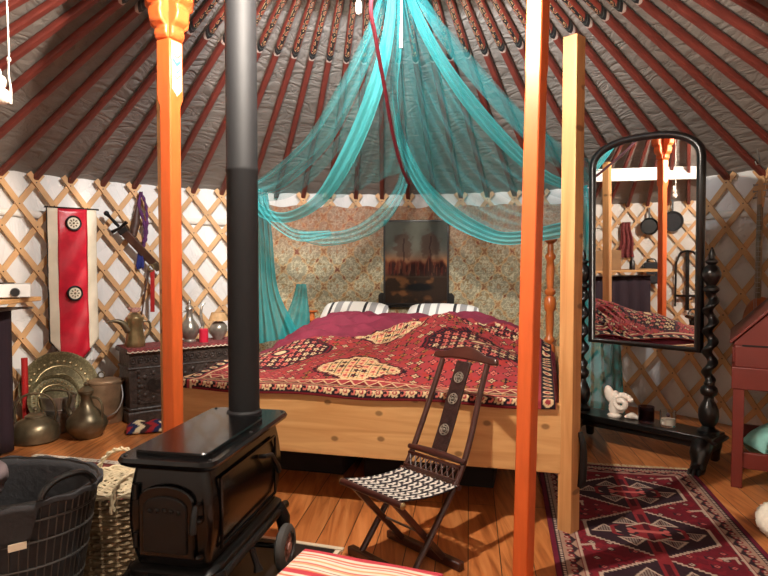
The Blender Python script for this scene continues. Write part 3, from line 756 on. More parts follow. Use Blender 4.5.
mb.f = [(j*(nu+1)+i, j*(nu+1)+i+1, (j+1)*(nu+1)+i+1, (j+1)*(nu+1)+i) for j in range(nv) for i in range(nu)]; mb.uv = (nu,nv)
M['damask'] = vcol('damask_cloth', .6, 90, .2)
tag(mb.build('wall_hanging', 'damask', None, ang=180, col=damask(x,z)), 'ochre and sage damask patterned cloth covering the wall behind the bed', 'wall hanging')

# painting
tp, Yp = theta_px(416, .14)
pc = wall(tp, .135); zc = 1.25
ptop = at(416, 220, pc.y).z; pbot = at(416, 305, pc.y).z; PH = ptop-pbot; PW = 65/610*pc.y
pa = thing('painting', 'dark framed painting of autumn trees hanging on the wall behind the bed', 'painting', (pc.x, pc.y, pbot), -tp)
nu, nv = 90, 110; us, vs = np.meshgrid(np.linspace(0,1,nu+1), np.linspace(0,1,nv+1)); us = us.ravel(); vs = vs.ravel()
def paint(u, v):
    n = len(u); k = noise2(u,v,3,4,5)
    c = arr(104,106,96)[None]*(.75+.5*k)[:,None]*np.ones((n,1))
    side = np.exp(-((u-.5)/.36)**2); c = c*(.8+.35*np.exp(-((u-.5)/.12)**2))[:,None]
    def blend(m, col): 
        nonlocal c; m = np.clip(m,0,1)[:,None]; c = c*(1-m)+np.asarray(col)*m
    blend(.75*np.exp(-((v-.48)/.09)**2)*(1-.6*side), arr(176,120,58))
    blend(.5*np.exp(-((v-.47)/.12)**2), arr(150,84,50))
    for cu, cv, w, h in ((.30,.70,.16,.17),(.73,.72,.16,.17)):
        q = np.hypot((u-cu)/w,(v-cv)/h)/(.45+1.05*noise2(u,v*1.6,6,4,13)); blend(sm(1.15,.75,q)*.7, arr(78,52,42))
        blend((np.abs(u-cu+.01*np.sin(v*30)) < .011)*(v < cv+.1)*(v > .33)*.75, arr(48,28,24))
    ht = .48+.12*noise2(u,u*0,7,2,14)-.06*np.abs(u-.5)
    m = sm(ht+.03,ht-.03,v)*(v > .33)*(.45+.9*noise2(u,v*.25,12,3,34)); blend(m, arr(84,34,24))
    m = sm(ht,ht-.05,v)*(v > .33)*(noise2(u,v*.1,14,2,40) > .55)*.8; blend(m, arr(34,20,18))
    blend(sm(.38,.31,v), arr(52,38,28)); g = sm(.36,.3,v)
    blend(g*.6*sm(.5,.75,noise2(u,v*2.2,18,3,7)), arr(140,92,54)); blend(g*sm(1.3,.7,np.hypot((u-.54)/.22,(v-.2)/.05)), arr(22,22,22))
    blend(g*.5*sm(.14,.0,v), arr(26,18,14))
    return c
mb = MB(); mb.grid(lambda u,v: ((u-.5)*(PW-.03), -.012, .015+v*(PH-.03)), nu, nv)
M['paint'] = vcol('oil_paint', .75, 60, .15)
mb.build('canvas', 'paint', pa, ang=180, col=paint(us,vs))
mb = MB()
for s in (-1,1): mb.box((s*(PW/2-.008),0,PH/2),(.02,.03,PH))
for z in (.009,PH-.009): mb.box((0,0,z),(PW,.03,.02))
mb.build('frame', 'ebony', pa, bevel=.004)
mb = MB(); mb.box((0,.016,PH/2),(PW-.02,.004,PH-.02)); mb.build('backing', 'dark', pa)
lb = thing('picture_shelf', 'black wooden bracket shelf with two end blocks under the forest painting', 'shelf', (pc.x, pc.y, pbot), -tp)
for s in (-1,1):
    x0 = s*(PW/2-.07); MB().prism([(0,-.03),(s*.12,-.03),(s*.125,.09),(s*.10,.12),(s*.06,.115),(s*.055,.08),(0,.075)], (x0,.03,0), (1,0,0), (0,0,1), .025).build('end_block', 'ebony', lb)
MB().box((0,-.0,-.014),(PW+.02,.05,.018)).build('ledge', 'ebony', lb, bevel=.004)

# ================================================================== NET CANOPY
AY = 3.45
net = thing('net_canopy', 'teal net bed canopy hanging in swags from the roof over the bed', 'bed canopy', at(393,-40,AY))
NB = net.location
def ribbon(A, B, m, name='net_swag', nu=36, nv=60, amp=.012, fq=5, solid=0, label=None):
    ca = catmull([at(*p) for p in A], nv); cb = catmull([at(*p) for p in B], nv)
    ph = rnd.random()*6
    def fn(u, v):
        j = min(int(round(v*nv)), nv); p = ca[j].lerp(cb[j], u); w = (ca[j]-cb[j]).length
        a = amp*min(1, w/.12)*math.sin(u*fq*2*PI+ph+v*3); p = p+Vector((0, -a-.03*math.sin(PI*u)*w, a*.15)); return p-NB
    mb = MB(); mb.grid(fn, nu, nv); o = mb.build(name, m, net, ang=180)
    if label: o['label'] = label
    return o
# left: broad strand to the wall side
ribbon([(388,-30,3.45),(366,30,3.6),(338,85,3.85),(303,140,4.3),(262,176,4.9),(246,186,5.0)], [(392,-30,3.45),(378,40,3.6),(352,105,3.9),(325,150,4.3),(285,186,4.85),(250,198,5.0)], 'netmid', amp=.02, fq=2)
ribbon([(392,-30,3.45),(379,40,3.62),(356,100,3.9),(328,150,4.3),(285,188,4.8),(250,196,5.0)], [(396,-30,3.45),(384,40,3.62),(362,108,3.9),(334,158,4.3),(292,196,4.8),(252,202,5.0)], 'net', amp=.02, fq=3)
# left: second pale strand that loops under
ribbon([(391,-30,3.4),(382,35,3.5),(364,95,3.65),(341,150,3.9),(314,196,4.25),(286,212,4.6),(266,208,4.8),(254,197,4.95)], [(397,-30,3.4),(393,40,3.5),(378,105,3.65),(352,165,3.9),(324,204,4.25),(290,222,4.6),(262,218,4.8),(250,203,4.95)], 'netg', amp=.012, fq=2)
ribbon([(268,196,4.85),(272,208,4.7),(284,222,4.6),(300,230,4.65),(330,230,4.7)], [(256,196,4.9),(262,214,4.75),(280,232,4.62),(302,242,4.65),(333,236,4.7)], 'netmid', amp=.012, fq=3)
# centre-left sheer sheet
ribbon([(394,-30,3.42),(380,60,3.7),(350,130,4.1),(322,190,4.6),(300,215,4.8)], [(397,-30,3.42),(401,60,3.7),(405,110,3.9),(404,150,4.2),(400,172,4.35)], 'net', amp=.03, fq=6, nu=60)
# centre-left swag hem
ribbon([(404,150,4.3),(396,185,4.4),(375,212,4.5),(350,228,4.6),(322,232,4.7),(300,232,4.7)], [(412,165,4.3),(404,196,4.4),(384,226,4.5),(356,241,4.6),(324,246,4.7),(300,240,4.7)], 'netmid', amp=.014, fq=3)
ribbon([(396,-30,3.45),(394,40,3.6),(390,90,3.8),(396,130,4.0),(404,160,4.25)], [(400,-30,3.45),(402,40,3.6),(398,90,3.8),(402,130,4.0),(408,160,4.25)], 'netmid', amp=.01, fq=2)
# right: dense strand to the right
ribbon([(399,-30,3.45),(414,20,3.55),(440,70,3.75),(474,118,4.0),(512,158,4.25),(545,182,4.45),(585,195,4.7)], [(402,-30,3.45),(423,15,3.55),(450,62,3.75),(484,106,4.0),(520,146,4.25),(550,172,4.45),(588,188,4.7)], 'netg', amp=.014, fq=3)
ribbon([(402,-30,3.5),(424,15,3.6),(452,60,3.85),(490,104,4.1),(530,142,4.35),(588,182,4.75)], [(406,-30,3.5),(434,10,3.6),(462,52,3.85),(502,94,4.1),(540,128,4.35),(590,172,4.75)], 'net', amp=.012, fq=3)
ribbon([(408,0,3.6),(440,20,3.7),(478,62,3.95),(520,108,4.2),(560,142,4.45),(590,160,4.7)], [(402,-30,3.5),(428,22,3.6),(464,72,3.85),(506,120,4.1),(548,160,4.35),(588,184,4.75)], 'net', amp=.012, fq=3)
# right: large sheer sheet and its hem swag
ribbon([(397,-30,3.45),(398,60,3.75),(399,110,3.95),(408,150,4.15),(424,190,4.35),(452,218,4.5),(500,238,4.55),(560,232,4.65)], [(400,-30,3.45),(420,18,3.55),(446,72,3.8),(478,120,4.0),(510,158,4.25),(540,180,4.4),(565,190,4.55),(588,198,4.7)], 'net', amp=.035, fq=7, nu=70)
ribbon([(394,120,4.05),(399,150,4.15),(414,185,4.35),(440,218,4.5),(476,238,4.55),(510,245,4.55),(560,238,4.65)], [(398,112,4.05),(408,146,4.15),(428,182,4.35),(456,208,4.5),(486,226,4.55),(512,232,4.55),(562,222,4.65)], 'netg', amp=.012, fq=3)
# falls at each side
ribbon([(246,185,5.02),(252,230,5.05),(254,290,5.05),(252,345,4.95)], [(268,192,5.02),(272,235,5.05),(278,290,5.05),(300,335,4.95)], 'netfall', name='net_fall', amp=.03, fq=4)
ribbon([(296,284,5.25),(292,300,5.22),(284,322,5.15),(278,345,5.05)], [(306,284,5.25),(308,300,5.22),(310,322,5.15),(306,345,5.05)], 'netfall', name='net_fall', amp=.02, fq=2)
ribbon([(578,185,4.72),(582,240,4.78),(582,320,4.8),(580,425,4.82)], [(604,190,4.72),(610,240,4.78),(618,320,4.8),(626,418,4.82)], 'netfall', name='net_fall', amp=.04, fq=4)
MB().tube([at(393,-40,AY)-NB, at(394,-60,AY)-NB, Vector((0,-.02,.2))], .02, 10).build('gather_knot', 'netg', net)
MB().tube([p-NB for p in catmull([at(*q) for q in ((385,-40,3.3),(371,2,3.22),(376,40,3.3),(385,90,3.5),(393,135,3.75),(401,165,3.95),(409,184,4.15))], 40)], .011, 8).build('hem_cord', 'redrope', net)['label'] = 'crimson cord hanging down the middle of the net'
tag(MB().tube([p-at(401,48,3.3) for p in (at(401,-50,3.3), at(401.5,20,3.3), at(401,48,3.3))], [.003,.006,.009], 8).build('white_string', 'white', None, loc=at(401,48,3.3)), 'thin white cord dangling at the top in front of the teal net', 'string')

# ================================================================== FOLDING CHAIR
ch_r = Vector((.68,-.73,0)).normalized(); cyaw = math.atan2(ch_r.y, ch_r.x)   # local x along the bars, local y towards the back
fc = thing('folding_chair', 'small dark folding chair with carved back and woven black and white seat', 'chair', (.085,2.505,0), cyaw)
W2 = .148
rail_pts = [(-.115,.02),(-.02,.13),(.14,.315),(.20,.40),(.265,.53),(.33,.68),(.385,.80)]
for s in (-1,1):
    MB().tube([(s*(W2+.005-.02*max(0,i-3)/3), y, z) for i,(y,z) in enumerate(catmull([(a,b,0) for a,b in rail_pts],24)) for y,z in [(y,z)]] if False else [(s*W2*(1-.12*sm(.4,.8,p.y)), p.x, p.y) for p in catmull([(a,b,0) for a,b in rail_pts],24)], [.0135]*25, 10).build('long_rail', 'chairwood', fc)
    MB().bar((s*(W2-.028),-.185,.345),(s*(W2-.028),.115,.02),.02,.026).build('short_leg', 'chairwood', fc, bevel=.004)
MB().box((0,-.115,.018),(.43,.036,.036)).build('foot_bar', 'chairwood', fc, bevel=.006)
MB().box((0,.115,.018),(.43,.036,.036)).build('foot_bar', 'chairwood', fc, bevel=.006)
MB().tube([(-.172,-.195,.345),(.188,-.195,.345)], .014, 10).build('seat_rail', 'chairwood', fc)
MB().tube([(-.172,.15,.322),(.172,.15,.322)], .012, 10).build('seat_rail', 'chairwood', fc)
for s in (-1,1): MB().ell((s*.18+.008,-.195,.345),(.008,.014,.014),8,8).build('end_cap', 'brass', fc)
nu, nv = 88, 80
us, vs = np.meshgrid(np.linspace(0,1,nu+1), np.linspace(0,1,nv+1)); us = us.ravel(); vs = vs.ravel()
i_ = np.floor(us*22); j_ = np.floor(vs*20); fu = us*22-i_; fv = vs*20-j_
k_ = (i_+2*np.floor(j_/1)) % 4; dark = ((k_ == 0)|((k_ == 2) & (j_ % 2 == 0)))
dg = np.abs(((us*11+np.abs(((vs*5)%1)-.5)*2)%1)-.5) < .17
cc = np.where((dark|dg)[:,None], arr(34,32,38)[None], arr(214,206,196)[None])*(.8+.3*noise2(us,vs,2,2,50))[:,None]
M['webbing'] = vcol('woven_webbing', .85, 0)
mb = MB(); mb.grid(lambda u,v: ((u-.5)*.325+.004, -.19+.335*v, .357-.03*v-.022*math.sin(PI*v)*(.6+.4*math.sin(PI*u))+.0025*math.sin(u*22*PI)*math.sin(v*20*PI)), nu, nv)
mb.build('seat', 'webbing', fc, ang=180, col=cc, solid=.006)['label'] = 'black and white woven seat'
# crest, splat, cross dowel, lower lattice
cz, cy = .805, .385
crest = [(-.185,.0),(-.178,.026),(-.15,.03),(-.11,.034),(-.06,.056),(0,.068),(.06,.056),(.11,.034),(.15,.03),(.178,.026),(.185,.0),(.15,-.004),(.08,.004),(0,.006),(-.08,.004),(-.15,-.004)]
MB().prism(crest, (0,cy+.012,cz-.005), (1,0,0), (0,.38,.92), .026).build('crest_rail', 'chairwood', fc, bevel=.005)
sp_pts = [q for q in catmull([(a,b,0) for a,b in rail_pts[3:]],14)]
mb = MB(); vs_ = []
for q in sp_pts:
    w = .041
    for x, d in ((-w,-.006),(w,-.006),(w,.006),(-w,.006)): vs_.append((x, q.x+d, q.y))
mb.add(vs_, [(3,2,1,0),(56,57,58,59)]+[(i*4+j,i*4+(j+1)%4,i*4+4+(j+1)%4,i*4+4+j) for i in range(14) for j in range(4)])
sp = mb.build('splat', mat('dark_carved_wood', rgb(40,20,18), .35, var=.4, scale=40, bump=.5), fc, bevel=.002)
for f in (4,8,11):
    q = sp_pts[f]; m_ = MB()
    tng = Vector((0,.42,.9)).normalized(); nr = Vector((0,-.9,.42)).normalized()
    for rr_ in (.024,.014): m_.tube([Vector((rr_*math.cos(a),q.x,q.y))+tng*rr_*math.sin(a)+nr*.008 for a in [2*PI*i/18 for i in range(18)]], .0028, 6, closed=True)
    for i in range(6): a = 2*PI*i/6; m_.ell(Vector((.019*math.cos(a),q.x,q.y))+tng*.019*math.sin(a)+nr*.008, (.004,.004,.004), 6, 5)
    m_.ell(Vector((0,q.x,q.y))+nr*.008, (.007,.007,.007), 8, 6)
    m_.build('carved_rosette', 'pewter', sp)
MB().tube([(-.165,.195,.415),(-.1,.196,.418),(0,.196,.42),(.1,.196,.418),(.165,.195,.415)], [.011,.015,.017,.015,.011], 10).build('cross_dowel', 'chairwood', fc)
mb = MB(); 
mb.bar((-.15,.178,.395),(.15,.178,.395),.012,.012); mb.bar((-.15,.148,.345),(.15,.148,.345),.012,.012)
for i in range(9):
    x = -.14+i*.031; mb.bar((x,.149,.345),(x+.03,.178,.395),.006,.006); mb.bar((x+.03,.149,.345),(x,.178,.395),.006,.006)
mb.build('back_lattice', 'chairwood', fc)
MB().tube([(-.16,.0,.155),(.16,.0,.155)], .005, 8).build('pivot_rod', 'steel', fc)

# ================================================================== STRIPED BENCH at the bottom edge
bt = .30; e0 = atz(306,549,bt); e1 = atz(432,572,bt); bd = (e1-e0); bd.z = 0; bd.normalize(); bn = Vector((bd.y,-bd.x,0))
bench = thing('low_bench', 'low bench under a red orange and white striped cloth in the near foreground', 'bench', (e0.x, e0.y, 0), math.atan2(bd.y,bd.x))
nu, nv = 60, 160; us, vs = np.meshgrid(np.linspace(0,1,nu+1), np.linspace(0,1,nv+1)); us = us.ravel(); vs = vs.ravel()
CR_ = arr(226,206,188)
pal = [arr(186,64,74),CR_,arr(206,120,96),CR_,arr(204,112,108),CR_,arr(222,160,120),CR_,arr(204,104,104),arr(222,160,120),CR_,arr(120,52,60),CR_,arr(212,130,92)]
wd = [.022,.014,.008,.008,.005,.012,.010,.014,.006,.008,.012,.003,.010,.007]; tot = sum(wd); cum = np.cumsum(wd)
ln = vs*.5; idx = np.searchsorted(cum, ln % tot); idx = np.minimum(idx, len(pal)-1); cc = np.array(pal)[idx]*(.85+.25*noise2(us*20,vs*160,3,2,1))[:,None]
M['kilim'] = vcol('striped_cotton', .9, 220, .2)
def bench_fn(u, v):
    return (u*.47, -v*.5, bt+.004*math.sin(u*11)*math.sin(v*9)-.006*(1 if v < .01 else 0))
mb = MB(); mb.grid(bench_fn, nu, nv); c_ = mb.build('striped_cloth', 'kilim', bench, ang=180, col=cc, solid=.008)
MB().box((.235,-.25,.255),(.45,.48,.07)).build('bench_top', 'pine', bench, bevel=.006)
for x in (.05,.42):
    for y in (-.06,-.44): MB().box((x,y,.11),(.05,.05,.22)).build('leg', 'pinez', bench, bevel=.004)

# ================================================================== ORIENTAL RUG (right)
k0 = atz(546,471); k1 = atz(692,472); kx = (k1-k0); RW = kx.length; 
# the rug's right edge runs towards the camera
ke = (atz(768,556)-k1).normalized(); kx = Vector((-ke.y, ke.x, 0)); kx = kx if kx.x > 0 else -kx
RW = .90; RLn = 1.75; ro = k1 - kx*RW; ryaw = math.atan2(kx.y, kx.x)
nu, nv = 230, 420; us, vs = np.meshgrid(np.linspace(0,1,nu+1), np.linspace(0,1,nv+1)); us = us.ravel(); vs = vs.ravel(); x = us*RW; y = vs*RLn
def rug_cols(x, y):
    n = len(x); FR_ = arr(96,20,32); c = np.tile(FR_, (n,1)); NV = arr(44,26,34); W_ = arr(172,150,134); PK = arr(170,84,80); DK = arr(64,16,26); BR = arr(122,34,40)
    def put(m, k): c[m] = k
    put(noise2(x,y,3,2,26) > .6, arr(112,24,36))
    cell = .075; cx = np.floor(x/cell); cy = np.floor(y/cell); kk = (np.sin(cx*7.3+cy*5.1)*917.1)%1; k2 = (np.sin(cx*3.3+cy*15.1)*517.1)%1
    dx = x-(cx+.3+.4*kk)*cell; dy = y-(cy+.3+.4*k2)*cell; q = np.abs(dx)+np.abs(dy)
    put(q < .020, np.array(NV)); put((q < .013) & (kk < .4), W_); put((q < .013) & (kk >= .4), PK); put((q < .005), DK)
    put((np.abs(dx+.02) < .004) & (np.abs(dy) < .016) & (kk > .55), NV); put((np.abs(dy-.02) < .004) & (np.abs(dx) < .014) & (kk < .35), BR)
    for my in (.43,.94,1.45):
        ax = np.abs(x-RW/2); ay = np.abs(y-my); st = np.floor(ay/.012)*.012
        q = np.maximum(ax/.285, ay/.26+ax/.285*.72); q2 = np.maximum(ax/.285, st/.26+ax/.285*.72)
        put(q2 < 1.0, W_); put(q2 < .94, NV)
        put((ax < .03) & (ay < .27), BR); put((ax < .05) & (ay < .09), BR); put((ax < .012) & (ay < .2), DK)
        for sx_, sy_ in ((.085,.11),(-.085,.11),(.085,-.11),(-.085,-.11),(.19,.012),(-.19,-.012)):
            u = x-RW/2-sx_; v = (y-my-sy_)*np.sign(sy_); tri = (v < .05-np.abs(u)*1.3) & (v > -.035)
            put(tri, W_); tr2 = (v < .038-np.abs(u)*1.4) & (v > -.028); put(tr2, arr(120,108,100)); put(tr2 & (((u*90)%1) < .4), DK)
        put((q < .5) & (np.abs(ax-ay*1.2) < .012), BR); put((q < .3) & (ay < .012), PK); put((np.abs(q-.55) < .03) & (ay < .06), BR)
        put((np.abs(ax*.6+ay-.1) < .006) & (ax < .09), W_)
        for cxp in (.08,): 
            put((np.hypot(ax-cxp, ay-.015) < .014), PK)
    # animals and birds in the field
    for px_, py_ in ((.16,.62),(.74,.64),(.2,.2),(.7,.18),(.15,1.12),(.72,1.14)):
        u = x-px_; v = y-py_; put((np.abs(v+.3*u) < .009) & (np.abs(u) < .04), W_); put((np.abs(u-.03) < .006) & (np.abs(v-.015) < .03), W_); put((np.hypot(u+.04,v-.02) < .012), PK)
    d = np.minimum(np.minimum(x, RW-x), np.minimum(y, RLn-y)); along = np.where((np.minimum(x,RW-x) < np.minimum(y,RLn-y)), y, x)
    put(d < .125, BR*.8); put(np.abs(d-.122) < .005, W_)
    put(d < .112, arr(150,120,104)); z = np.abs(((along/.09)%1)-.5)*2; put((d < .112) & (np.abs(d-.075-.026*z) < .012), NV); 
    e = np.hypot(((along/.045)%1-.5)*.045, d-.075); put(e < .014, BR); put(e < .006, W_)
    put((d < .045), NV); put((d < .040) & (d > .030) & (((along/.02)%1) < .6), W_); put(d < .02, arr(96,24,44))
    return c*(.82+.34*noise2(x,y,5,3,55))[:,None]
M['rugwool'] = vcol('rug_wool', .95, 140, .25)
rug = thing('oriental_rug', 'dark red oriental rug with two navy medallions on the floor by the mirror', 'rug', (ro.x, ro.y, 0), ryaw)
mb = MB(); mb.v = [(a, -b_, .006+.002*math.sin(a*9+b_*4)) for a, b_ in zip(x,y)]; mb.f = [(j*(nu+1)+i, j*(nu+1)+i+1, (j+1)*(nu+1)+i+1, (j+1)*(nu+1)+i) for j in range(nv) for i in range(nu)]; mb.uv = (nu,nv)
mb.build('pile', 'rugwool', rug, ang=180, col=rug_cols(x,y), solid=.006)
mb = MB()
for i in range(150):
    a = RW*i/150+.003; mb.tube([(a,0,.008),(a+rnd.uniform(-.01,.01),.03,.005),(a+rnd.uniform(-.02,.02),.055,.003)], .002, 4)
f_ = mb.build('fringe', 'wick', rug); f_['kind'] = 'stuff'

# ================================================================== STANDING MIRROR
ML = at(583,300,4.28); MR = at(711,300,3.675); mx = (MR-ML); mx.z = 0; MWd = mx.length; mx.normalize(); Mc = (ML+MR)/2; myaw = math.atan2(mx.y, mx.x)
MIR_ROT = math.radians(0)
mr = thing('standing_mirror', 'tall arched cheval mirror in a black frame between twisted columns', 'mirror', (Mc.x, Mc.y, 0), myaw)
hw = MWd/2
# local: x along, -y faces the room
mb = MB(); bp = [(-hw-.085,.175),(hw+.085,.175),(hw+.085,.19),(hw+.06,.2),(hw+.06,.215),(-hw-.06,.215),(-hw-.06,.2),(-hw-.085,.19)]
mb.prism(bp, (0,.11,0), (1,0,0), (0,0,1), .22); mb.build('base_board', 'ebony', mr, bevel=.004)
MB().box((0,-.0,.155),(2*hw+.02,.17,.045)).build('apron', 'ebony', mr, bevel=.006)
def twist(x):
    o = MB(); k = 90; n = 16; vs = []
    z0_, z1_ = .52, 1.08
    for i in range(k+1):
        t = i/k; z = z0_+(z1_-z0_)*t; a = t*2*PI*4.5; e = .017*min(1, min(t,1-t)*14)
        for j in range(n):
            b_ = 2*PI*j/n; vs.append((x+e*math.cos(a)+.030*math.cos(b_), e*math.sin(a)+.030*math.sin(b_), z))
    o.add(vs, [(i*n+j,i*n+(j+1)%n,(i+1)*n+(j+1)%n,(i+1)*n+j) for i in range(k) for j in range(n)])
    col = o.build('twisted_column', 'ebony', mr, ang=180)
    lo = [(.06,.215),(.062,.235),(.045,.245),(.035,.26),(.05,.285),(.058,.32),(.056,.36),(.04,.40),(.028,.42),(.028,.44),(.045,.455),(.05,.475),(.045,.495),(.03,.51),(.03,.525)]
    hi = [(.03,1.07),(.045,1.085),(.045,1.1),(.025,1.115),(.04,1.14),(.053,1.17),(.053,1.195),(.04,1.225),(.022,1.24),(.035,1.255),(.035,1.265),(.016,1.275),(.02,1.30),(.012,1.325),(.003,1.345)]
    MB().lathe(lo, 20, (x,0,0)).build('column_base', 'ebony', col); MB().lathe(hi, 20, (x,0,0)).build('finial', 'ebony', col)
for s in (-1,1):
    twist(s*hw)
    # claw feet, fore and aft
    f = MB().tube([(s*(hw-.0),y,z) for y,z in ((-.05,.16),(-.10,.15),(-.135,.11),(-.14,.06),(-.165,.03),(-.20,.03))], [.05,.062,.058,.045,.044,.034], 10)
    f.tube([(s*hw,-y,z) for y,z in ((-.05,.16),(-.10,.15),(-.125,.11),(-.125,.06),(-.13,.03),(-.14,.025))], [.04,.045,.04,.03,.03,.02], 10)
    for q in (-1,0,1):
        f.tube([(s*hw+q*.02,-.185,.03),(s*hw+q*.026,-.215,.028),(s*hw+q*.028,-.235,.012)], [.014,.014,.006], 8)
    f.box((s*hw,0,.15),(.1,.2,.06))
    ft = f.build('claw_foot', 'ebony', mr, ang=50)
    mb = MB()
    for q in range(5): mb.tube([(s*hw+s*.02, -.06-.012*q+.03*math.cos(a), .11+.03*math.sin(a)) for a in [q*.9+i*.5 for i in range(6)]], .008, 6)
    mb.build('leaf_carving', 'ebony', ft)
# frame: rounded arch outline, tilted a little forwards about its pivots
tilt = math.radians(1.0); fw = .372; zb, zsp, ztp = .70, 1.90, 2.085; zp = 1.18
def arch_pts(w, b_, sp_, tp_, n=22):
    pts = [(-w,b_),(w,b_)]
    for i in range(n+1):
        a = PI*i/n; pts.append((w*math.copysign(abs(math.cos(a))**.8, math.cos(a)), sp_+(tp_-sp_)*abs(math.sin(a))**.9))
    return pts
outer = arch_pts(fw, zb, zsp, ztp); inner = arch_pts(fw-.046, zb+.03, zsp-.01, ztp-.046)
def tl_(x, y, z):
    v = Matrix.Rotation(-tilt,3,'X') @ Vector((0,y,z-zp)); return (x, -v.y*1.0 if False else y-(z-zp)*math.tan(tilt), z)
n = len(outer); mb = MB(); rings = [(outer,.02),(outer,-.012),([((a[0]*.6+b_[0]*.4),(a[1]*.6+b_[1]*.4)) for a,b_ in zip(outer,inner)],-.026),([((a[0]*.2+b_[0]*.8),(a[1]*.2+b_[1]*.8)) for a,b_ in zip(outer,inner)],-.02),(inner,-.008),(inner,.02)]
mb.add([tl_(x,y,z) for pts,y in rings for x,z in pts], [(a*n+i,a*n+(i+1)%n,((a+1)%6)*n+(i+1)%n,((a+1)%6)*n+i) for a in range(6) for i in range(n)])
mf = mb.build('mirror_frame', 'ebony', mr, ang=60)
gl = arch_pts(fw-.044, zb+.028, zsp-.01, ztp-.044)
mb = MB(); mb.add([tl_(x,-.004,z) for x,z in gl]+[tl_(x,.01,z) for x,z in gl], [tuple(range(n-1,-1,-1)), tuple(range(n,2*n))]+[(i,(i+1)%n,(i+1)%n+n,i+n) for i in range(n)])
g = mb.build('looking_glass', 'mirror', mf, ang=20); g['label'] = 'arched looking glass'
mb = MB(); mb.add([tl_(x,.012,z) for x,z in gl]+[tl_(x,.02,z) for x,z in gl], [tuple(range(n-1,-1,-1)), tuple(range(n,2*n))]+[(i,(i+1)%n,(i+1)%n+n,i+n) for i in range(n)])
mb.build('back_panel', 'dark', mf)
for s in (-1,1): MB().tube([(s*(fw-.01),0,zp),(s*(hw-.02),0,zp-.0)], .012, 8).build('pivot_knob', 'brass', mr)

def on_board(px):
    k = (px-384)/F; s = (k*Mc.y-Mc.x)/(mx.x-k*mx.y); return s
def board_pt(px, off=-.02):
    s = on_board(px); nrm = Vector((mx.y,-mx.x,0)); p = Vector((Mc.x,Mc.y,0))+mx*s+nrm*(-off); return Vector((p.x,p.y,.2155))
p = board_pt(618)
mb = MB(); mb.lathe([(.035,0),(.038,.008),(.024,.02),(.03,.06),(.02,.09)], 16)
mb.ell((-.03,-.0,.12),(.028,.016,.05),14,10,Matrix.Rotation(-.25,3,'Y'))
mb.ell((.0,.01,.11),(.022,.02,.035),12,8)
for k in range(26):
    a = k/25*2*PI*1.25; r = .05*(1-.028*k); mb.ell((.045+r*math.cos(a+.5), -.005-.001*k, .085+r*math.sin(a+.5)*.95),(.016,.016,.016),8,6)
mb.tube([(-.02,0,.03),(.02,-.0,.05),(.05,0,.04)],[.02,.026,.016],10)
mb.v = [(a*1.25,b_*1.25,c*1.2) for a,b_,c in mb.v]
tag(mb.build('porcelain_ornament', 'porcelain', None, loc=p, rz=myaw), 'white curled porcelain ornament on the black mirror base', 'ornament')
p = board_pt(637, -.01); mb = MB()
for k in range(12):
    t = k/11; mb.ell((-.05+.075*t, .004*math.sin(k), .012+.012*math.sin(PI*t)),(.011,.018*(.4+math.sin(PI*t)),.010+.012*math.sin(PI*t)),8,6)
tag(mb.build('seashell', 'porcelain', None, loc=p, rz=myaw+.3), 'small pale seashell between the white ornament and dark candle glass', 'shell')
def tumbler(name, px, r, h, m, label, fill, fm):
    p = board_pt(px); t = thing(name, label, 'glass jar', p, myaw)
    MB().lathe([(r*.9,0),(r,.01),(r,h),(r*.93,h),(r*.92,.014),(.001,.012)], 24).build('jar', m, t)
    MB().lathe([(r*.88,.015),(r*.89,fill)], 20).build('wax', fm, t); return t
M['darkwax'] = mat('dark_wax', rgb(52,30,42), .6)
tumbler('candle_jar', 650, .05, .105, 'smoke', 'dark purple candle in a smoked glass jar on the mirror base', .085, 'darkwax')
t = tumbler('candle_jar', 672, .048, .10, 'glass', 'clear glass jar with pale contents at the right end of the mirror base', .05, 'porcelain')
MB().ell((.02,-.05,.085),(.012,.004,.014),10,8).build('tag', 'darkwax', t)

# ================================================================== RED DESK, LUTE, CUSHION, SHEEPSKIN
dA = at(729,400,3.36); dyaw = math.radians(-120); DW, DD = .74, .42
dxa = Vector((math.cos(dyaw), math.sin(dyaw), 0)); do = Vector((dA.x+.02, dA.y, 0))-dxa*DW
dk = thing('writing_desk', 'red lacquered slant top writing desk on square legs at the right edge', 'desk', do, dyaw)
for x in (.028,DW-.028):
    for y in (.028,DD-.028): MB().box((x,y,.335),(.056,.056,.67)).build('leg', 'desk', dk, bevel=.004)
MB().box((DW/2,DD/2,.615),(DW+.016,DD+.016,.122)).build('stand_frame', 'desk', dk, bevel=.005)
MB().box((DW/2,DD/2,.735),(DW-.01,DD-.01,.12)).build('drawer_case', 'desk', dk, bevel=.005)
MB().box((DW/2,-.0,.735),(DW-.1,.014,.085)).build('drawer', 'desk', dk, bevel=.004)
mb = MB(); mb.prism([(0,.795),(DD-.005,.795),(DD-.005,1.07),(.25,1.07),(0,.815)], (.006,0,0), (0,1,0), (0,0,1), DW-.012); mb.build('slope_box', 'desk', dk, bevel=.004)
mb = MB(); mb.prism([(-.015,.803),(.24,1.066),(.232,1.08),(-.022,.815)], (-.006,0,0), (0,1,0), (0,0,1), DW+.012); mb.build('lid', 'desk', dk, bevel=.003)
MB().box((DW-.004,.14,.796),(.008,.2,.008)).build('lid_slot', 'dark', dk)
MB().box((DW-.03,DD/2,.155),(.03,DD-.06,.09)).build('stretcher', 'desk', dk, bevel=.004)
MB().box((.03,DD/2,.155),(.03,DD-.06,.09)).build('stretcher', 'desk', dk, bevel=.004)
MB().box((DW/2,DD-.04,.155),(DW-.06,.03,.09)).build('stretcher', 'desk', dk, bevel=.004)
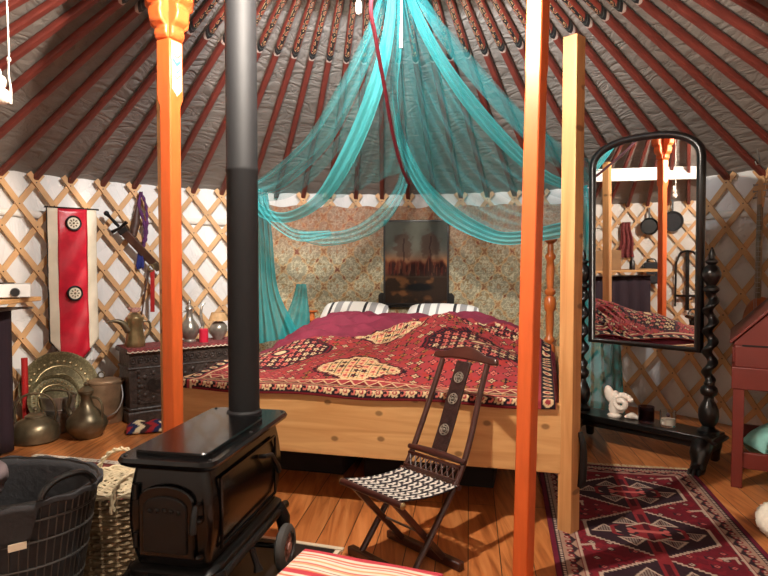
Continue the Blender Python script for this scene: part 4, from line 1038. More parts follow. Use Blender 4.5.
# lute hanging on the lattice
lth, lY = theta_px(761,.15); lp0 = at(761,176,lY); lt = thing('long_neck_lute', 'long necked wooden lute hanging on the lattice behind the red desk', 'lute', (lp0.x+.0, lY, .62), -lth)
LH = lp0.z-.62
mb = MB(); mb.bar((0,0,.38),(0,0,LH-.2),.036,.022,(0,1,0)); mb.build('neck', M['wickdark'], lt, bevel=.004)
mb = MB(); mb.prism([(-.02,0),(.02,0),(.026,.1),(.018,.2),(.0,.22),(-.016,.19),(-.026,.1)], (0,.01,LH-.22), (1,0,0), (0,.12,1), .02); hd = mb.build('headstock', 'lattice', lt, bevel=.003)
for k in range(3):
    for s in (-1,1): MB().tube([(s*.02,0,LH-.15+k*.045),(s*.042,0,LH-.15+k*.045),(s*.05,0,LH-.15+k*.045)], [.004,.004,.009], 6).build('tuning_peg', 'steel', hd)
for k in range(16): MB().bar((-.018,-.0125,.42+k*(LH-.66)/16),(.018,-.0125,.42+k*(LH-.66)/16),.003,.003).build('fret', 'steel', lt)
MB().ell((0,.04,.19),(.13,.07,.2),20,14).build('bowl', 'turned', lt)
for s in (-1,0,1): MB().tube([(s*.009,-.017,LH-.1),(s*.01,-.035,.15)], .0012, 4).build('string', 'steel', lt)
o = cushion('floor_cushion', 'turq', .52, .42, .2, 3); o.location = (at(750,446,3.74).x+.25, 3.70, .125); o.rotation_euler = (math.radians(14),math.radians(-6),.5)
tag(o, 'pale turquoise cushion lying on the floor beneath the red desk', 'cushion')
wp = at(762,545,2.62)
mb = MB(); mb.grid(lambda u,v: (0,0,0), 1, 1) if False else None
mb = MB(); mb.ell((0,0,.10),(.19,.17,.095),48,24)
mb.v = [tuple(Vector(q)+Vector((q[0],q[1],q[2]-.1)).normalized()*(.012*math.sin(q[0]*140+q[2]*90)*math.sin(q[1]*150)+.008*rnd.random())) for q in mb.v]
tag(mb.build('wool_pouffe', 'wool', None, loc=(wp.x+.19,2.62,.006), ang=180), 'fluffy white wool pouffe cut by the lower right edge', 'pouffe')
# hook in the lattice top
hk = at(757,156,4.05); tag(MB().tube([Vector(q) for q in ((0,0,.05),(.006,0,.02),(.015,-.004,-.02),(.012,-.01,-.055),(-.01,-.012,-.06),(-.018,-.012,-.035))], .004, 6).build('wire_hook', 'steel', None, loc=hk), 'bent wire hook at the roof edge above the lute', 'hook')

# ================================================================== LEFT WALL: banner, chest, sword
tb, Yb = theta_px(73.5, .13); bp0 = wall(tb, .13)
ztop = at(73,209,bp0.y).z; zmid = at(73,340,bp0.y).z; ztip = at(78,367,bp0.y).z; bwid = 52/F*bp0.y/ max(.5, math.cos(tb)*.0+1)*.88
bn = thing('wall_banner', 'red satin banner with cream side bands and pointed end hanging on lattice', 'banner', (bp0.x,bp0.y,ztop), -tb*.85)
hwid = bwid/2; H1 = ztop-zmid; H2 = ztop-ztip
def ban(x0, x1, name, m):
    def fn(u, v):
        x = x0+(x1-x0)*u; tip = H1+(H2-H1)*(1-abs(x)/hwid); z = -tip*v
        return (x, -.012*math.sin(v*6+u*2)*.6-.004*math.sin(v*23+x*30), z)
    mb = MB(); mb.grid(fn, 14, 40); return mb.build(name, m, bn, ang=180, solid=.004)
ban(-hwid, -hwid*.60, 'side_band', 'cream'); ban(hwid*.60, hwid, 'side_band', 'cream'); ban(-hwid*.60, hwid*.60, 'centre_band', 'silkred')
MB().tube([(-hwid-.02,0,.005),(hwid+.02,0,.005)], .007, 8).build('hanging_rod', 'dark', bn)
mb = MB(); mb.tube([(-hwid,.0,-H1+.0),(0,.0,-H2-.002),(hwid,.0,-H1)], .006, 6); mb.tube([(-hwid,.004,0),(-hwid,.004,-H1)], .006, 6); mb.build('border_and_shadow', 'ironmatt', bn)  # dark lower border; the left strip draws the banner's side shadow
for f in (.09,.53):
    e = MB(); z = -H2*f; y = -.026
    e.tube([(.052*math.cos(a),y,z+.052*math.sin(a)) for a in [2*PI*i/28 for i in range(28)]], .009, 8, closed=True)
    em = e.build('emblem', 'ironmatt', bn); em['label'] = 'round black ringed medallion'
    MB().tube([(0,y-.004,z),(0,y+.006,z)], .045, 24).build('disc', 'cream', em)
    mb = MB()
    for i in range(8): a = 2*PI*i/8; mb.ell((.026*math.cos(a),y-.006,z+.026*math.sin(a)),(.009,.004,.005),8,6,Matrix.Rotation(-a,3,'Y'))
    mb.ell((0,y-.006,z),(.009,.004,.009),10,6); mb.build('flower', 'darkbrass', em)

# chest
cf = atz(128,425); tc_ = math.atan2(cf.x-CX+.5, cf.y-CY+.25); ct_ = Vector((.80,.60,0)).normalized(); cyw = math.atan2(ct_.y, ct_.x)
cst = thing('carved_chest', 'black carved wooden chest against the lattice behind the left orange post', 'chest', (cf.x, cf.y, 0), cyw)
CWd, CDp, CHt = 1.02, .33, at(128,350,cf.y).z
MB().box((CWd/2,CDp/2,CHt/2+.01),(CWd-.04,CDp-.03,CHt-.1)).build('case', 'chest', cst)
MB().box((CWd/2,CDp/2,.045),(CWd,CDp,.09)).build('plinth', 'chest', cst, bevel=.012)
MB().box((CWd/2,CDp/2,.105),(CWd-.015,CDp-.012,.03)).build('moulding', 'chest', cst, bevel=.012)
MB().box((CWd/2,CDp/2,CHt-.155),(CWd-.012,CDp-.01,.02)).build('moulding', 'chest', cst, bevel=.008)
MB().box((CWd/2,CDp/2,CHt-.02),(CWd+.01,CDp+.015,.04)).build('lid', 'chest', cst, bevel=.01)
for k in range(3):
    x0 = .06+k*.315; pn = MB(); zc_ = .3; 
    pn.box((x0+.14,.013,.285),(.25,.012,.28)); pa_ = pn.build('carved_panel', 'chest', cst, bevel=.004); mb = MB()
    for a in (0,PI/4): mb.box((x0+.14,.004,.285),(.11,.012,.11),ry=a+PI/4)
    for i in range(8): a = 2*PI*i/8; mb.ell((x0+.14+.09*math.cos(a),.005,.285+.1*math.sin(a)),(.018,.008,.018),8,6)
    for i in range(7):
        for s in (-1,1): mb.ell((x0+.14+s*.112,.005,.165+i*.04),(.012,.008,.016),8,6)
    mb.build('carving', 'chest', pa_)
mb = MB()
for i in range(17):
    x0 = .05+i*.0575; mb.tube([(x0+.02*math.cos(a),.012,CHt-.09+.024*math.sin(a)) for a in [2*PI*q/12 for q in range(12)]], .005, 6, closed=True); mb.ell((x0,.012,CHt-.09),(.009,.008,.009),8,6)
mb.build('frieze', 'chest', cst)
# runner with scalloped edge
M['runner'] = mat('red_patterned_runner', rgb(128,60,60), .9, var=.6, scale=60)
mb = MB()
def run_fn(u, v):
    x = .0+CWd*u; 
    if v < .8: return (x, -.008+(CDp)*(1-v/.8), CHt+.004)
    return (x, -.012, CHt+.004-(v-.8)/.2*(.026+.012*abs(math.sin(u*40))))
mb.grid(run_fn, 160, 10); tag(mb.build('table_runner', 'runner', None, loc=cst.location, rz=cyw, solid=.003), 'reddish patterned runner with scalloped edge along the chest top', 'cloth')
mb = MB()
for q in range(26):
    x0 = CWd*(q+.5)/26; mb.tube([(x0+.019*math.cos(a), -.016, CHt-.014-.012*math.sin(a)) for a in [PI*i/8 for i in range(9)]], .0045, 5)
tag(mb.build('lace_edging', 'cream', None, loc=cst.location, rz=cyw), 'cream scalloped lace edging along the front of the carved chest top', 'lace')
def on_chest(x, y=.15): return cst.location+ct_*x+Vector((-ct_.y,ct_.x,0))*y+Vector((0,0,CHt+.006))
def chest_x(px, y=.15):
    base = cst.location+Vector((-ct_.y,ct_.x,0))*y; k = (px-384)/F; return (k*base.y-base.x)/(ct_.x-k*ct_.y)
# brass jug with long curved spout
p = on_chest(chest_x(133),.12); t = thing('brass_jug', 'large brass jug with a long curved spout on the left end of the chest', 'jug', p, cyw)
MB().lathe([(.072,0),(.078,.012),(.075,.04),(.066,.1),(.06,.16),(.062,.2),(.07,.225),(.066,.235),(.058,.236)], 28).build('body', 'brass', t)
MB().tube(catmull([(-.05,-.01,.13),(-.085,-.012,.18),(-.12,-.014,.205),(-.165,-.014,.212),(-.215,-.014,.20)],20), [.034-.030*i/20 for i in range(21)], 10).build('spout', 'darkbrass', t)
MB().lathe([(.064,.232),(.05,.25),(.03,.262),(.01,.268)], 20).build('lid', 'brass', t)
MB().tube(catmull([(.06,0,.2),(.11,0,.19),(.115,0,.12),(.07,0,.06)],16), .009, 8).build('handle', 'darkbrass', t)
mb = MB()
for i in range(14): mb.ell((rnd.uniform(-.04,.04),rnd.uniform(-.03,.03),.27+rnd.uniform(0,.035)),(.014,.014,.012),8,6)
tag(mb.build('dried_flowers', M['hub'], None, loc=p+Vector((0,0,.0)), rz=cyw), 'pale pink dried flowers lying on top of the brass jug', 'flowers')
def ewer(px, y, s, m, label, h=.0):
    p = on_chest(chest_x(px,y),y); t = thing('ewer', label, 'ewer', p, cyw)
    pr = [(.045,0),(.05,.01),(.04,.025),(.06,.05),(.078,.09),(.075,.13),(.05,.17),(.03,.2),(.024,.25),(.03,.275),(.034,.28)]
    MB().lathe([(r*s,z*s) for r,z in pr], 24).build('body', m, t)
    MB().lathe([(r*s,z*s) for r,z in ((.035,.279),(.03,.295),(.014,.31),(.01,.32),(.016,.335),(.01,.35),(.002,.36))], 16).build('lid', m, t)
    MB().tube([Vector(q)*s for q in catmull([(.065,-.0,.08),(.11,0,.12),(.10,0,.18),(.10,0,.26),(.115,0,.31),(.135,0,.32)],20)], [(.018-.011*i/20)*s for i in range(21)], 8).build('spout', m, t)
    MB().tube([Vector(q)*s for q in catmull([(-.028,0,.26),(-.075,0,.25),(-.09,0,.18),(-.07,0,.1)],16)], .008*s, 8).build('handle', m, t)
    return t
ewer(189,.13,1.0,'pewter','tall pewter ewer with thin curved spout beside the left orange post')
p = on_chest(chest_x(203,.07),.07); t = thing('pillar_candle', 'red candle standing on the chest in front of the pewter ewer', 'candle', p)
MB().lathe([(.036,0),(.037,.004),(.037,.108),(.03,.112),(.008,.106)], 20).build('wax', 'candle', t); MB().tube([(0,0,.104),(.001,0,.12)], .0015, 5).build('wick', 'dark', t)
p = on_chest(chest_x(218,.16),.16); t = thing('table_lamp', 'round silvery lamp base with small parchment shade beside the stove pipe', 'lamp', p, cyw)
MB().lathe([(.035,0),(.04,.01),(.06,.04),(.075,.08),(.072,.115),(.05,.145),(.025,.16),(.025,.18)], 24).build('base', 'pewter', t)
MB().lathe([(.085,.165),(.06,.235),(.057,.235),(.082,.166)], 24).build('shade', 'lampshade', t)
# sword hanging on the lattice
def onwall(px, py, inset): 
    th, Y = theta_px(px, inset); return at(px,py,Y)
a = onwall(107,214,.12); b_ = onwall(158,268,.12); d = (b_-a).normalized(); side = Vector((d.z,0,-d.x)).normalized()
sw = thing('sheathed_sword', 'short sword in a brown leather scabbard hanging diagonally on the lattice', 'sword', a)
L = (b_-a).length
def P(t, o=0): return d*(L*t)+side*o
MB().tube([P(.0),P(.06),P(.13),P(.22)], [.018,.012,.014,.013], 10).build('grip', 'ironmatt', sw)
MB().ell(P(-.01),(.022,.022,.022),12,8).build('pommel', 'ironmatt', sw)
MB().tube([P(.23,-.075),P(.24,-.03),P(.25,0),P(.24,.03),P(.23,.075)], [.016,.012,.014,.012,.016], 8).build('guard', 'ironmatt', sw)
MB().bar(P(.25),P(.99),.07,.022,(0,-1,.0)).build('scabbard', 'leather', sw, bevel=.006)
MB().bar(P(.26),P(.33),.078,.028,(0,-1,0)).build('scabbard_mouth', 'dark', sw, bevel=.004)
MB().bar(P(.9),P(1.03),.06,.026,(0,-1,0)).build('scabbard_tip', 'darkbrass', sw, bevel=.006)
# quiver-like pouch and braided tassel
a = onwall(139,206,.1); tg = thing('braided_tassel', 'violet braided cord with a dark blue tassel hanging beside the sword', 'tassel', a)
mb = MB(); pts = [onwall(x,y,.1)-a for x,y in ((141,192),(139,206),(144,222),(145,236),(143,246),(141,252))]
mb.tube(catmull(pts,30), [.014+.004*math.sin(i*1.6) for i in range(31)], 8); pts = [onwall(x,y,.11)-a for x,y in ((141,192),(146,206),(147,222),(146,238),(143,248))]; mb.tube(catmull(pts,30), [.012+.004*math.cos(i*1.6) for i in range(31)], 8)
mb.build('braid', 'violet', tg)
mb = MB(); c0 = onwall(141,251,.1)-a; c1 = onwall(140,267,.1)-a
for i in range(22):
    ox, oy = rnd.uniform(-.028,.028), rnd.uniform(-.014,.014); mb.tube([c0+Vector((ox*.5,oy*.5,0)),c1+Vector((ox,oy,rnd.uniform(-.02,.01)))], [.008,.006], 5)
mb.build('tassel', 'blue', tg)
a = onwall(136,205,.085); pts = [onwall(x,y,.085)-a for x,y in ((138,205),(136,222),(133,236))]
tag(MB().tube(pts, [.012,.035,.03], 10).build('leather_pouch', 'leather', None, loc=a), 'slim brown leather pouch hanging behind the sword and violet cord', 'pouch')
a = onwall(150,262,.13); pts = [onwall(x,y,.13)-a for x,y in ((153,262),(151,268),(152,274))]
bs = thing('red_strap', 'bright red strap with brass buckle hanging below the sword tip', 'strap', a)
MB().bar(onwall(152.5,270,.13)-a, onwall(152.5,312,.15)-a, .036,.012,(0,-1,0)).build('strap', 'redwrap', bs, bevel=.003)
MB().tube([p for p in [Vector((.022*math.cos(q),0,.03*math.sin(q)))+pts[1] for q in [2*PI*i/14 for i in range(14)]]], .006, 6, closed=True).build('buckle', 'brass', bs)
a = onwall(148,262,.1); pts = [onwall(x,y,.1)-a for x,y in ((149,268),(146,285),(144,300),(141,318))]
tag(MB().tube(catmull(pts,16), [.012-.007*i/16 for i in range(17)], 8).build('riding_whip', 'leather', None, loc=a), 'dark plaited whip hanging left of the red strap', 'whip')

# ================================================================== POTS ON THE FLOOR, left
def base(px, py): p = atz(px, py); return (p.x, p.y, 0)
# two trays leaning on the lattice
def tray(px, py, r, rings, label, dist, lean):
    th, Y = theta_px(px, dist); p = at(px,py,Y); t = thing('brass_tray', label, 'tray', (p.x,p.y,max(p.z,r*math.cos(lean)+.004)), -th*.8)
    o = MB().lathe([(.001,0),(r*.55,.0),(r*.6,.004),(r*.86,.006),(r*.9,.016),(r,.022),(r*1.005,.018),(r,.012),(r*.6,-.006),(.001,-.008)], 48).build('dish', 'tray', t); o.rotation_euler.x = PI/2-lean
    for q in rings:
        k = MB().tube([(r*q*math.cos(a),r*q*math.sin(a),.012 if q > .8 else .004) for a in [2*PI*i/48 for i in range(48)]], .004, 6, closed=True).build('engraved_ring', 'brass', t); k.rotation_euler.x = PI/2-lean
    m_ = MB()
    for i in range(28): a = 2*PI*i/28; m_.ell((r*.74*math.cos(a),r*.74*math.sin(a),.008),(r*.045,r*.045,.005),8,5)
    k = m_.build('embossed_border', 'brass', t); k.rotation_euler.x = PI/2-lean
    return t
tray(60, 389, .285, (.93,.62,.4), 'large round engraved brass tray leaning on the lattice below the banner', .22, math.radians(14))
tray(55, 400, .19, (.92,.6), 'smaller round engraved tray leaning in front of the large brass one', .30, math.radians(18))
# kettle
t = thing('kettle', 'squat dark brass kettle with hoop handle, nearest pot to the dark curtain', 'kettle', base(36,441), .3); t.scale = (.92,.92,.95)
MB().lathe([(.135,0),(.158,.012),(.163,.06),(.158,.11),(.13,.15),(.07,.178),(.066,.186)], 32).build('body', 'darkbrass', t)
MB().lathe([(.074,.184),(.072,.192),(.045,.208),(.014,.216),(.012,.228),(.02,.24),(.012,.252),(.002,.255)], 24).build('lid', 'darkbrass', t)
MB().tube(catmull([(-.13,0,.13),(-.14,0,.24),(-.09,0,.33),(0,0,.355),(.09,0,.33),(.14,0,.24),(.13,0,.13)],28), .009, 8).build('handle', 'darkbrass', t)
MB().tube([(.0,.13,.08),(.0,.21,.13),(.0,.25,.2)], [.03,.022,.014], 10).build('spout', 'darkbrass', t)
# bucket
t = thing('metal_pail', 'tapered metal pail behind the kettle in front of the trays', 'pail', base(59,431))
MB().lathe([(.085,0),(.088,.008),(.12,.26),(.126,.262),(.126,.272),(.114,.27),(.08,.02),(.001,.016)], 28).build('body', 'pewter', t)
MB().lathe([(.1075,.15),(.112,.152),(.115,.175),(.111,.178)], 28).build('band', 'steel', t)
MB().tube([(.122*math.cos(a),.03-.06*math.sin(a),.262+.05*math.sin(a)) for a in [PI*i/14 for i in range(15)]], .006, 8).build('bail_handle', 'darkbrass', t)
# jug with narrow neck
t = thing('bronze_jug', 'round bellied dark bronze jug with narrow neck in front of the copper pail', 'jug', base(87,437), -.2)
MB().lathe([(.085,0),(.09,.01),(.125,.05),(.14,.095),(.13,.14),(.09,.185),(.05,.225),(.036,.265),(.036,.3),(.05,.32),(.048,.326)], 32).build('body', 'darkbrass', t)
MB().lathe([(.05,.325),(.052,.335),(.03,.36),(.012,.37),(.018,.385),(.004,.4)], 20).build('lid', 'darkbrass', t)
MB().tube(catmull([(.04,0,.29),(.10,0,.28),(.13,0,.22),(.12,0,.13)],16), .009, 8).build('handle', 'darkbrass', t)
MB().tube(catmull([(-.11,0,.12),(-.15,0,.2),(-.13,0,.28),(-.15,0,.32)],16), [.02-.01*i/16 for i in range(17)], 8).build('spout', 'darkbrass', t)
# copper pail
t = thing('copper_pail', 'straight sided copper pail with wire handle left of the carved chest', 'pail', base(106,421))
MB().lathe([(.128,0),(.134,.01),(.134,.31),(.139,.313),(.139,.325),(.128,.325),(.126,.30),(.001,.295)], 32).build('body', 'copper', t)
MB().lathe([(.126,.322),(.12,.332),(.05,.342),(.001,.343)], 24).build('lid', 'copper', t)
MB().tube([(-.03+.026*math.cos(a),0,.366+.026*math.sin(a)) for a in [2*PI*i/16 for i in range(16)]], .006, 6, closed=True).build('lid_ring', 'darkbrass', t)
MB().tube(catmull([(.136,-.02,.29),(.165,-.07,.2),(.13,-.12,.1),(.0,-.155,.055),(-.1,-.13,.09)],24), .006, 8).build('wire_handle', 'steel', t)
tag(MB().tube([Vector((0,0,0)),Vector((0,.0,at(26,358,4.42).z))], .022, 10).build('red_tube', 'redwrap', None, loc=(at(25,388,4.42).x,4.42,0)), 'slim red tube standing upright left of the brass trays', 'tube')
# folded kilim by the chest
p = atz(146,431); mb = MB()
mb.grid(lambda u,v: ((u-.5)*.26, (v-.5)*.18, .01+.075*math.sin(PI*v)**.7*(.5+.5*math.sin(PI*u))*(1+.2*math.sin(u*9))), 40, 24)
us, vs = np.meshgrid(np.linspace(0,1,41), np.linspace(0,1,25)); us = us.ravel(); vs = vs.ravel()
kc = np.array([arr(150,40,44),arr(40,44,76),arr(214,196,160),arr(60,40,40)])[(np.floor(us*6+np.abs(((vs*3)%1)-.5)*2)%4).astype(int)]
tag(mb.build('folded_kilim', vcol('kilim_wool',.95), None, ang=180, loc=(p.x,p.y,.0), rz=.35, col=kc, solid=.008), 'small bunched blue and red kilim on the floor beneath the chest', 'kilim')

# ================================================================== KITCHEN COUNTER (left edge, and in the looking glass)
KX = at(14,400,4.02).x; KZ = at(20,297,4.05).z
kc_ = thing('kitchen_counter', 'wooden counter with dark aubergine curtain at the left edge behind the kettle', 'counter', (KX,4.02,0))
MB().box((-.035,-.84,KZ-.012),(.40,1.80,.028)).build('worktop', 'pine', kc_, bevel=.004)['label'] = 'thin wooden worktop'
for x in (-.12,):
    for y in (-.04,-1.62): MB().box((x,y,(KZ-.03)/2),(.04,.04,KZ-.03)).build('leg', 'pinez', kc_)
MB().tube([(.03,.02,KZ-.075),(.03,-1.70,KZ-.075)], .008, 8).build('curtain_rail', 'steel', kc_)
MB().tube([(-.12,.015,KZ-.075),(.13,.015,KZ-.07)], .008, 8).build('curtain_rail', 'steel', kc_)
mb = MB(); mb.grid(lambda u,v: ((-.16 if u < .15 else 0)*(1-u/.15)+0*u+.014*math.sin(u*80)*(.4+.6*v)-.0, -.0-1.66*max(0,(u-.15)/.85), (KZ-.08)*(1-v)+.015*v), 150, 10)
mb.build('curtain', 'purple', kc_, ang=180, solid=.004)
st_ = thing('camping_stove', 'white enamel camping stove with black knob on the wooden counter', 'stove', (KX+.095,3.92,KZ+.003), .52)
MB().box((-.14,-.0,.049),(.44,.26,.084)).build('case', 'white', st_, bevel=.006)
kb = MB().tube([(-.005,-.13,.04),(-.005,-.155,.04)], [.028,.024], 16).build('knob', 'black', st_); kb['label'] = 'black knob'
MB().box((-.0,0,.004),(.03,.2,.008)).build('foot', 'black', st_)
mb = MB(); mb.tube([(-.14+.07*math.cos(a),.07*math.sin(a),.09) for a in [2*PI*i/20 for i in range(20)]], .008, 6, closed=True); mb.box((-.14,0,.094),(.26,.012,.01)); mb.box((-.14,0,.094),(.012,.22,.01)); mb.build('pan_support', 'black', st_)
mb = MB(); mb.prism([(-.16,.025),(-.075,.025),(-.075,.06),(-.16,.06)], (0,-.1305,0), (1,0,0), (0,0,1), .001); lb_ = mb.build('maker_label', M['white'], st_)
mb = MB(); mb.prism([(-.15,.05),(-.135,.035),(-.085,.04),(-.085,.046),(-.13,.043),(-.145,.055)], (0,-.133,0), (1,0,0), (0,0,1), .001); mb.build('red_mark', 'redwrap', lb_)
# things seen in the looking glass along the left wall
tag(MB().box((0,0,.13),(.22,.42,.26)).build('cardboard_box', 'card', None, bevel=.004, loc=(KX-.02,2.98,KZ+.002)), 'brown cardboard box on the counter, seen in the mirror', 'box')
for i, (y, h, r) in enumerate(((3.32,.2,.035),(3.42,.26,.03),(2.62,.18,.035))):
    t = thing('bottle', ('short dark bottle on the counter beside the cardboard box','taller dark bottle on the counter behind the short bottle','dark bottle standing at the near side of the cardboard box')[i], 'bottle', (KX+.06,y,KZ+.002))
    MB().lathe([(r,0),(r,h*.6),(r*.4,h*.75),(r*.4,h)], 16).build('glass', 'black', t); MB().lathe([(r*.45,h*.97),(r*.45,h*1.06)], 12).build('cap', 'redwrap', t)
def hang(th_deg, z, ins): p = wall(math.radians(th_deg), ins, z); return p
p = hang(-110,1.66,.09); t = thing('frying_pan', 'round grey frying pan hanging on the lattice, seen in the mirror', 'pan', p, math.radians(110))
for nm, pr, m_ in (('dish',[(.001,0),(.11,.0),(.14,.035),(.135,.035),(.108,.006),(.001,.006)],'pewter'),):
    o = MB().lathe(pr, 28).build(nm, 'liner', t); o.rotation_euler.x = PI/2
MB().bar((0,-.02,.13),(0,-.01,.3),.025,.012,(0,1,0)).build('handle', 'black', t)
p = hang(-104.5,1.6,.09); t = thing('black_pan', 'black pan hanging on the lattice beside the orange post reflection', 'pan', p, math.radians(104.5))
o = MB().lathe([(.001,0),(.1,.0),(.12,.05),(.115,.05),(.098,.006),(.001,.006)], 28).build('dish', 'ironmatt', t); o.rotation_euler.x = PI/2
MB().bar((0,-.02,.11),(0,-.01,.26),.025,.012,(0,1,0)).build('handle', 'black', t)
p = hang(-99,1.42,.08); mb = MB(); mb.grid(lambda u,v: ((u-.5)*.22*(.5+.5*v)+.01*math.sin(v*9), -.02*math.sin(u*18)*(.5+v)-.01, .25-.5*v), 30, 20)
tag(mb.build('tea_towel', 'runner', None, loc=p, rz=math.radians(99), solid=.004, ang=180), 'pinkish patterned towel hanging on the lattice, seen in the mirror', 'towel')
p = hang(-105,.95,.14); t = thing('water_can', 'dark grey water can hanging on the lattice, seen in the mirror', 'can', p, math.radians(105))
MB().box((0,0,0),(.2,.12,.3)).build('body', 'liner', t, bevel=.03); MB().tube(catmull([(-.06,0,.14),(-.04,0,.19),(.04,0,.19),(.06,0,.14)],10), .01, 8).build('handle', 'black', t)
p = hang(-113.5,.78,.1); t = thing('hanging_chair', 'dark folded chair hanging on the lattice, seen at the mirror right side', 'chair', p, math.radians(113.5))
for s in (-1,1): MB().tube([(s*.15,0,-.3),(s*.14,0,.3),(s*.1,0,.42)], .014, 8).build('rail', 'ebony', t)
MB().tube(catmull([(-.1,0,.42),(-.05,0,.46),(.05,0,.46),(.1,0,.42)],10), .016, 8).build('crest', 'ebony', t)
MB().box((0,-.0,.05),(.05,.012,.8)).build('splat', 'ebony', t); MB().box((0,0,-.15),(.3,.03,.03)).build('seat_rail', 'ebony', t)
# white beam
MB_ = MB(); MB_.box((0,0,0),(.05,2.0,.13)); MB_.box((.01,0,.075),(.09,2.0,.02)); MB_.box((.012,0,-.065),(.07,2.0,.014))
wb = MB_.build('curtain_beam', 'white', None, bevel=.003, loc=(-2.25,2.20,2.235), rz=math.radians(0)); tag(wb, 'long white painted beam under the left roof slope, reflected in the mirror', 'beam')

# ================================================================== BASKETS, foreground left
lz = .50; lc = (-1.36, 2.05)
lb2 = thing('laundry_basket', 'black wire laundry basket with charcoal cloth liner in the lower left corner', 'basket', (lc[0],lc[1],0))
def ov(a, z): 
    k = .76+.24*(z/lz); return Vector((.37*k*math.cos(a), .255*k*math.sin(a), z))
AN = [2*PI*i/64 for i in range(64)]
MB().tube([ov(a,lz) for a in AN], .009, 8, closed=True).build('rim', 'black', lb2)
for z in (.01,.1,.19,.28,.37,.44): MB().tube([ov(a,z)*1.0 for a in AN], .004, 6, closed=True).build('hoop', 'wire', lb2)
mb = MB()
for i in range(72): a = 2*PI*i/72; mb.tube([ov(a,.01),ov(a,lz)], .0022, 4)
o = mb.build('upright_wires', 'wire', lb2)
def liner(u, v):
    a = 2*PI*u; 
    if v < .25:
        t = v/.25; aa = (a+PI) % (2*PI)-PI; dpt = .018+.115*float(sm(-3.1,-2.9,aa)*sm(-.74,-.80,aa))
        p = ov(a, lz-dpt*(1-t)); r_ = 1.035
        return (p.x*r_, p.y*r_, p.z+.008+.004*math.sin(a*19))
    t = (v-.25)/.75; z = lz+.010-.46*t; p = ov(a, max(z,.02)); k = .955-.03*math.sin(a*7)*t-.25*max(0,t-.75)*2
    return (p.x*k, p.y*k, max(z, .03))
mb = MB(); mb.grid(liner, 120, 30); ln_ = mb.build('cloth_liner', 'liner', lb2, ang=180, solid=.006)
mb = MB(); mb.ell((0,0,.045),(.25,.17,.02),24,8); mb.build('liner_base', 'liner', lb2)
tga = -.90; q = ov(tga, lz-.125)
mb = MB(); mb.box((q.x*1.06+.0,q.y*1.06-.004,q.z),(.05,.004,.022),rz=tga+PI/2); mb.build('label_tag', 'cream', lb2)['label'] = 'small cream cloth tag'
for a0 in (-.41, PI-.41):
    hd_ = [ov(a0-.31,lz-.01)*1.05, ov(a0-.28,lz+.02)*1.03+Vector((0,0,.0)), ov(a0-.16,lz)*1.02+Vector((0,0,.05)), ov(a0,lz)*1.02+Vector((0,0,.058)), ov(a0+.16,lz)*1.02+Vector((0,0,.05)), ov(a0+.28,lz)*1.03+Vector((0,0,.02)), ov(a0+.31,lz-.01)*1.05]
    MB().tube(catmull(hd_,30), .011, 8).build('handle', 'black', lb2)
# crumpled grey garment in the basket
mb = MB(); mb.ell((0,0,0),(.13,.11,.07),30,16)
mb.v = [tuple(Vector(v)*(1+.18*math.sin(v[0]*40+v[1]*30)*math.sin(v[2]*50+v[0]*20))) for v in mb.v]
gp = at(-32,478,2.1); M['greycloth'] = mat('mauve_grey_cloth', rgb(104,92,94), .95, var=.2, scale=14, bump=.4)
tag(mb.build('garment', 'greycloth', None, ang=180, loc=(gp.x,gp.y,.49)), 'crumpled mauve grey garment lying in the laundry basket at the left edge', 'clothing')
# wicker hamper
wc = (-1.06, 2.44); wz = .365
wk = thing('wicker_hamper', 'pale woven willow hamper with two looped handles between laundry basket and stove', 'hamper', (wc[0],wc[1],0), .1)
WR = .172
mb = MB()
for k in range(21):
    z = .012+k*(wz-.02)/21; rr_ = WR*(.88+.12*z/wz)
    mb.tube([((rr_+.006*(1 if (i+k)%2 else -1))*math.cos(2*PI*i/36), (rr_+.006*(1 if (i+k)%2 else -1))*math.sin(2*PI*i/36), z) for i in range(36)], .0085, 6, closed=True)
mb.build('weave', 'wickdark', wk)
mb = MB()
for i in range(18): a = 2*PI*i/18; mb.tube([(WR*.88*math.cos(a),WR*.88*math.sin(a),.005),(WR*math.cos(a),WR*math.sin(a),wz)], .006, 6)
mb.build('stakes', 'wick', wk)
mb = MB()
for q in (0,1): mb.tube([((WR+.004)*math.cos(2*PI*i/60), (WR+.004)*math.sin(2*PI*i/60), wz+.004+.007*math.sin(i*1.05+q*PI)) for i in range(60)], .010, 6, closed=True)
mb.build('braided_rim', 'wick', wk)
mb = MB()
for k in range(13):
    y = WR*(-.92+1.84*k/12); h_ = math.sqrt(max(1e-4,(WR*.97)**2-y*y)); q_ = max(4,int(h_*2/.02))
    mb.tube([(-h_+2*h_*i/q_, y, wz+.006+.004*(1 if (i+k)%2 else -1)) for i in range(q_+1)], [.0085]*(q_+1), 6)
for k in range(9):
    x = WR*(-.9+1.8*k/8); h_ = math.sqrt(max(1e-4,(WR*.97)**2-x*x)); mb.tube([(x,-h_,wz+.005),(x,h_,wz+.005)], .006, 6)
mb.build('lid', 'wick', wk)
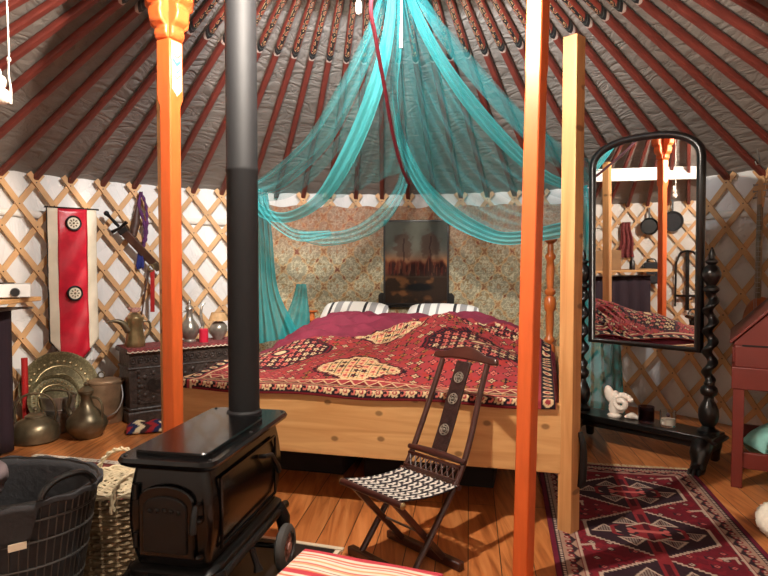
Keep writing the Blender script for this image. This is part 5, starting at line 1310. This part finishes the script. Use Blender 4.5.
for a0 in (PI*.62, -PI*.32):
    hx, hy = WR*1.02*math.cos(a0), WR*1.02*math.sin(a0); tx = Vector((-math.sin(a0), math.cos(a0), 0))
    pts = [Vector((hx,hy,wz-.05))+tx*.085, Vector((hx,hy,wz+.03))+tx*.075, Vector((hx*1.05,hy*1.05,wz+.075))+tx*.03, Vector((hx*1.05,hy*1.05,wz+.078))-tx*.03, Vector((hx,hy,wz+.03))-tx*.075, Vector((hx,hy,wz-.05))-tx*.085]
    mb = MB(); cp = catmull(pts,36)
    for q in (0,1): mb.tube([p+Vector((.005*math.cos(i*.9+q*PI),.005*math.cos(i*.9+q*PI),.005*math.sin(i*.9+q*PI))) for i,p in enumerate(cp)], .0062, 6)
    mb.build('loop_handle', 'wick', wk)
# fringed rug under the baskets
rg = thing('fringed_rug', 'faded red rug with pale fringe on the floor behind the laundry basket', 'rug', (-1.25,3.62,0), math.radians(-14))
mb = MB(); mb.grid(lambda u,v: (-1.05+1.05*u, -1.9*v, .005+.001*math.sin(u*30)), 30, 40); mb.build('pile', mat('faded_red_pile', rgb(140,66,60), .95, var=.4, scale=30, bump=.3), rg, ang=180, solid=.006)
mb = MB()
for i in range(120):
    a = -1.05+1.05*i/120; mb.tube([(a,0,.008),(a+rnd.uniform(-.012,.012),.03,.012),(a+rnd.uniform(-.025,.025),.06,.004)], .003, 4)
f_ = mb.build('fringe', 'wool', rg); f_['kind'] = 'stuff'

# white hanging ornament, top left
hp_ = at(7,60,2.45); rz_ = roof_z(math.hypot(hp_.x-CX, hp_.y-CY))-.07
ho = thing('hanging_ornament', 'white ornament on a knotted white cord at the upper left edge', 'ornament', (hp_.x,2.45,at(5,104,2.45).z))
zt = rz_-ho.location.z
MB().tube([(.01,0,.0),(.012,0,.06),(.004,0,.12),(.008,0,.2),(.0,0,zt)], [.006,.005,.004,.004,.003], 8).build('cord', 'whitecloth', ho)
MB().ell((.007,0,.175),(.009,.009,.011),8,6).build('knot', 'whitecloth', ho)
mb = MB(); mb.ell((-.02,0,.03),(.03,.028,.032),14,10); mb.ell((-.03,0,.085),(.026,.024,.03),14,10); mb.ell((-.045,0,.125),(.02,.018,.022),12,8); mb.ell((-.01,.0,.02),(.02,.02,.02),12,8)
mb.build('figure', 'porcelain', ho)
# black leash hanging on the near bed post
a = FR+bu*.047+bw*.0; pts = [Vector((.0,0,.47)),Vector((.010,-.01,.42)),Vector((.015,-.008,.36)),Vector((.012,.0,.25)),Vector((.004,.012,.22))]
tag(MB().tube(catmull(pts,20), [.012+.012*i/20 for i in range(21)], 8).build('black_scarf', 'ironmatt', None, loc=(a.x,a.y,0)), 'black scarf hanging down the right side of the near bed post', 'scarf')

# ================================================================== LIGHT, WORLD, CAMERA
w = bpy.data.worlds.new('dusk'); sc.world = w; w.use_nodes = True
bg = w.node_tree.nodes['Background']; sk = w.node_tree.nodes.new('ShaderNodeTexSky'); sk.sky_type = 'PREETHAM' if False else 'HOSEK_WILKIE'
sk.sun_direction = (.2,.5,.6); sk.turbidity = 6
w.node_tree.links.new(sk.outputs[0], bg.inputs[0]); bg.inputs[1].default_value = .6
cam = bpy.data.cameras.new('camera'); co = bpy.data.objects.new('camera', cam); C.objects.link(co); sc.camera = co
co.location = (0,0,HC); co.rotation_euler = (PI/2-PITCH, 0, 0); cam.sensor_width = 36; cam.lens = F/768*36; cam.clip_start = .02
sc.view_settings.view_transform = 'Standard'; sc.view_settings.look = 'None'; sc.view_settings.gamma = 1; sc.view_settings.use_curve_mapping = False
sc.view_settings.exposure = 1.15
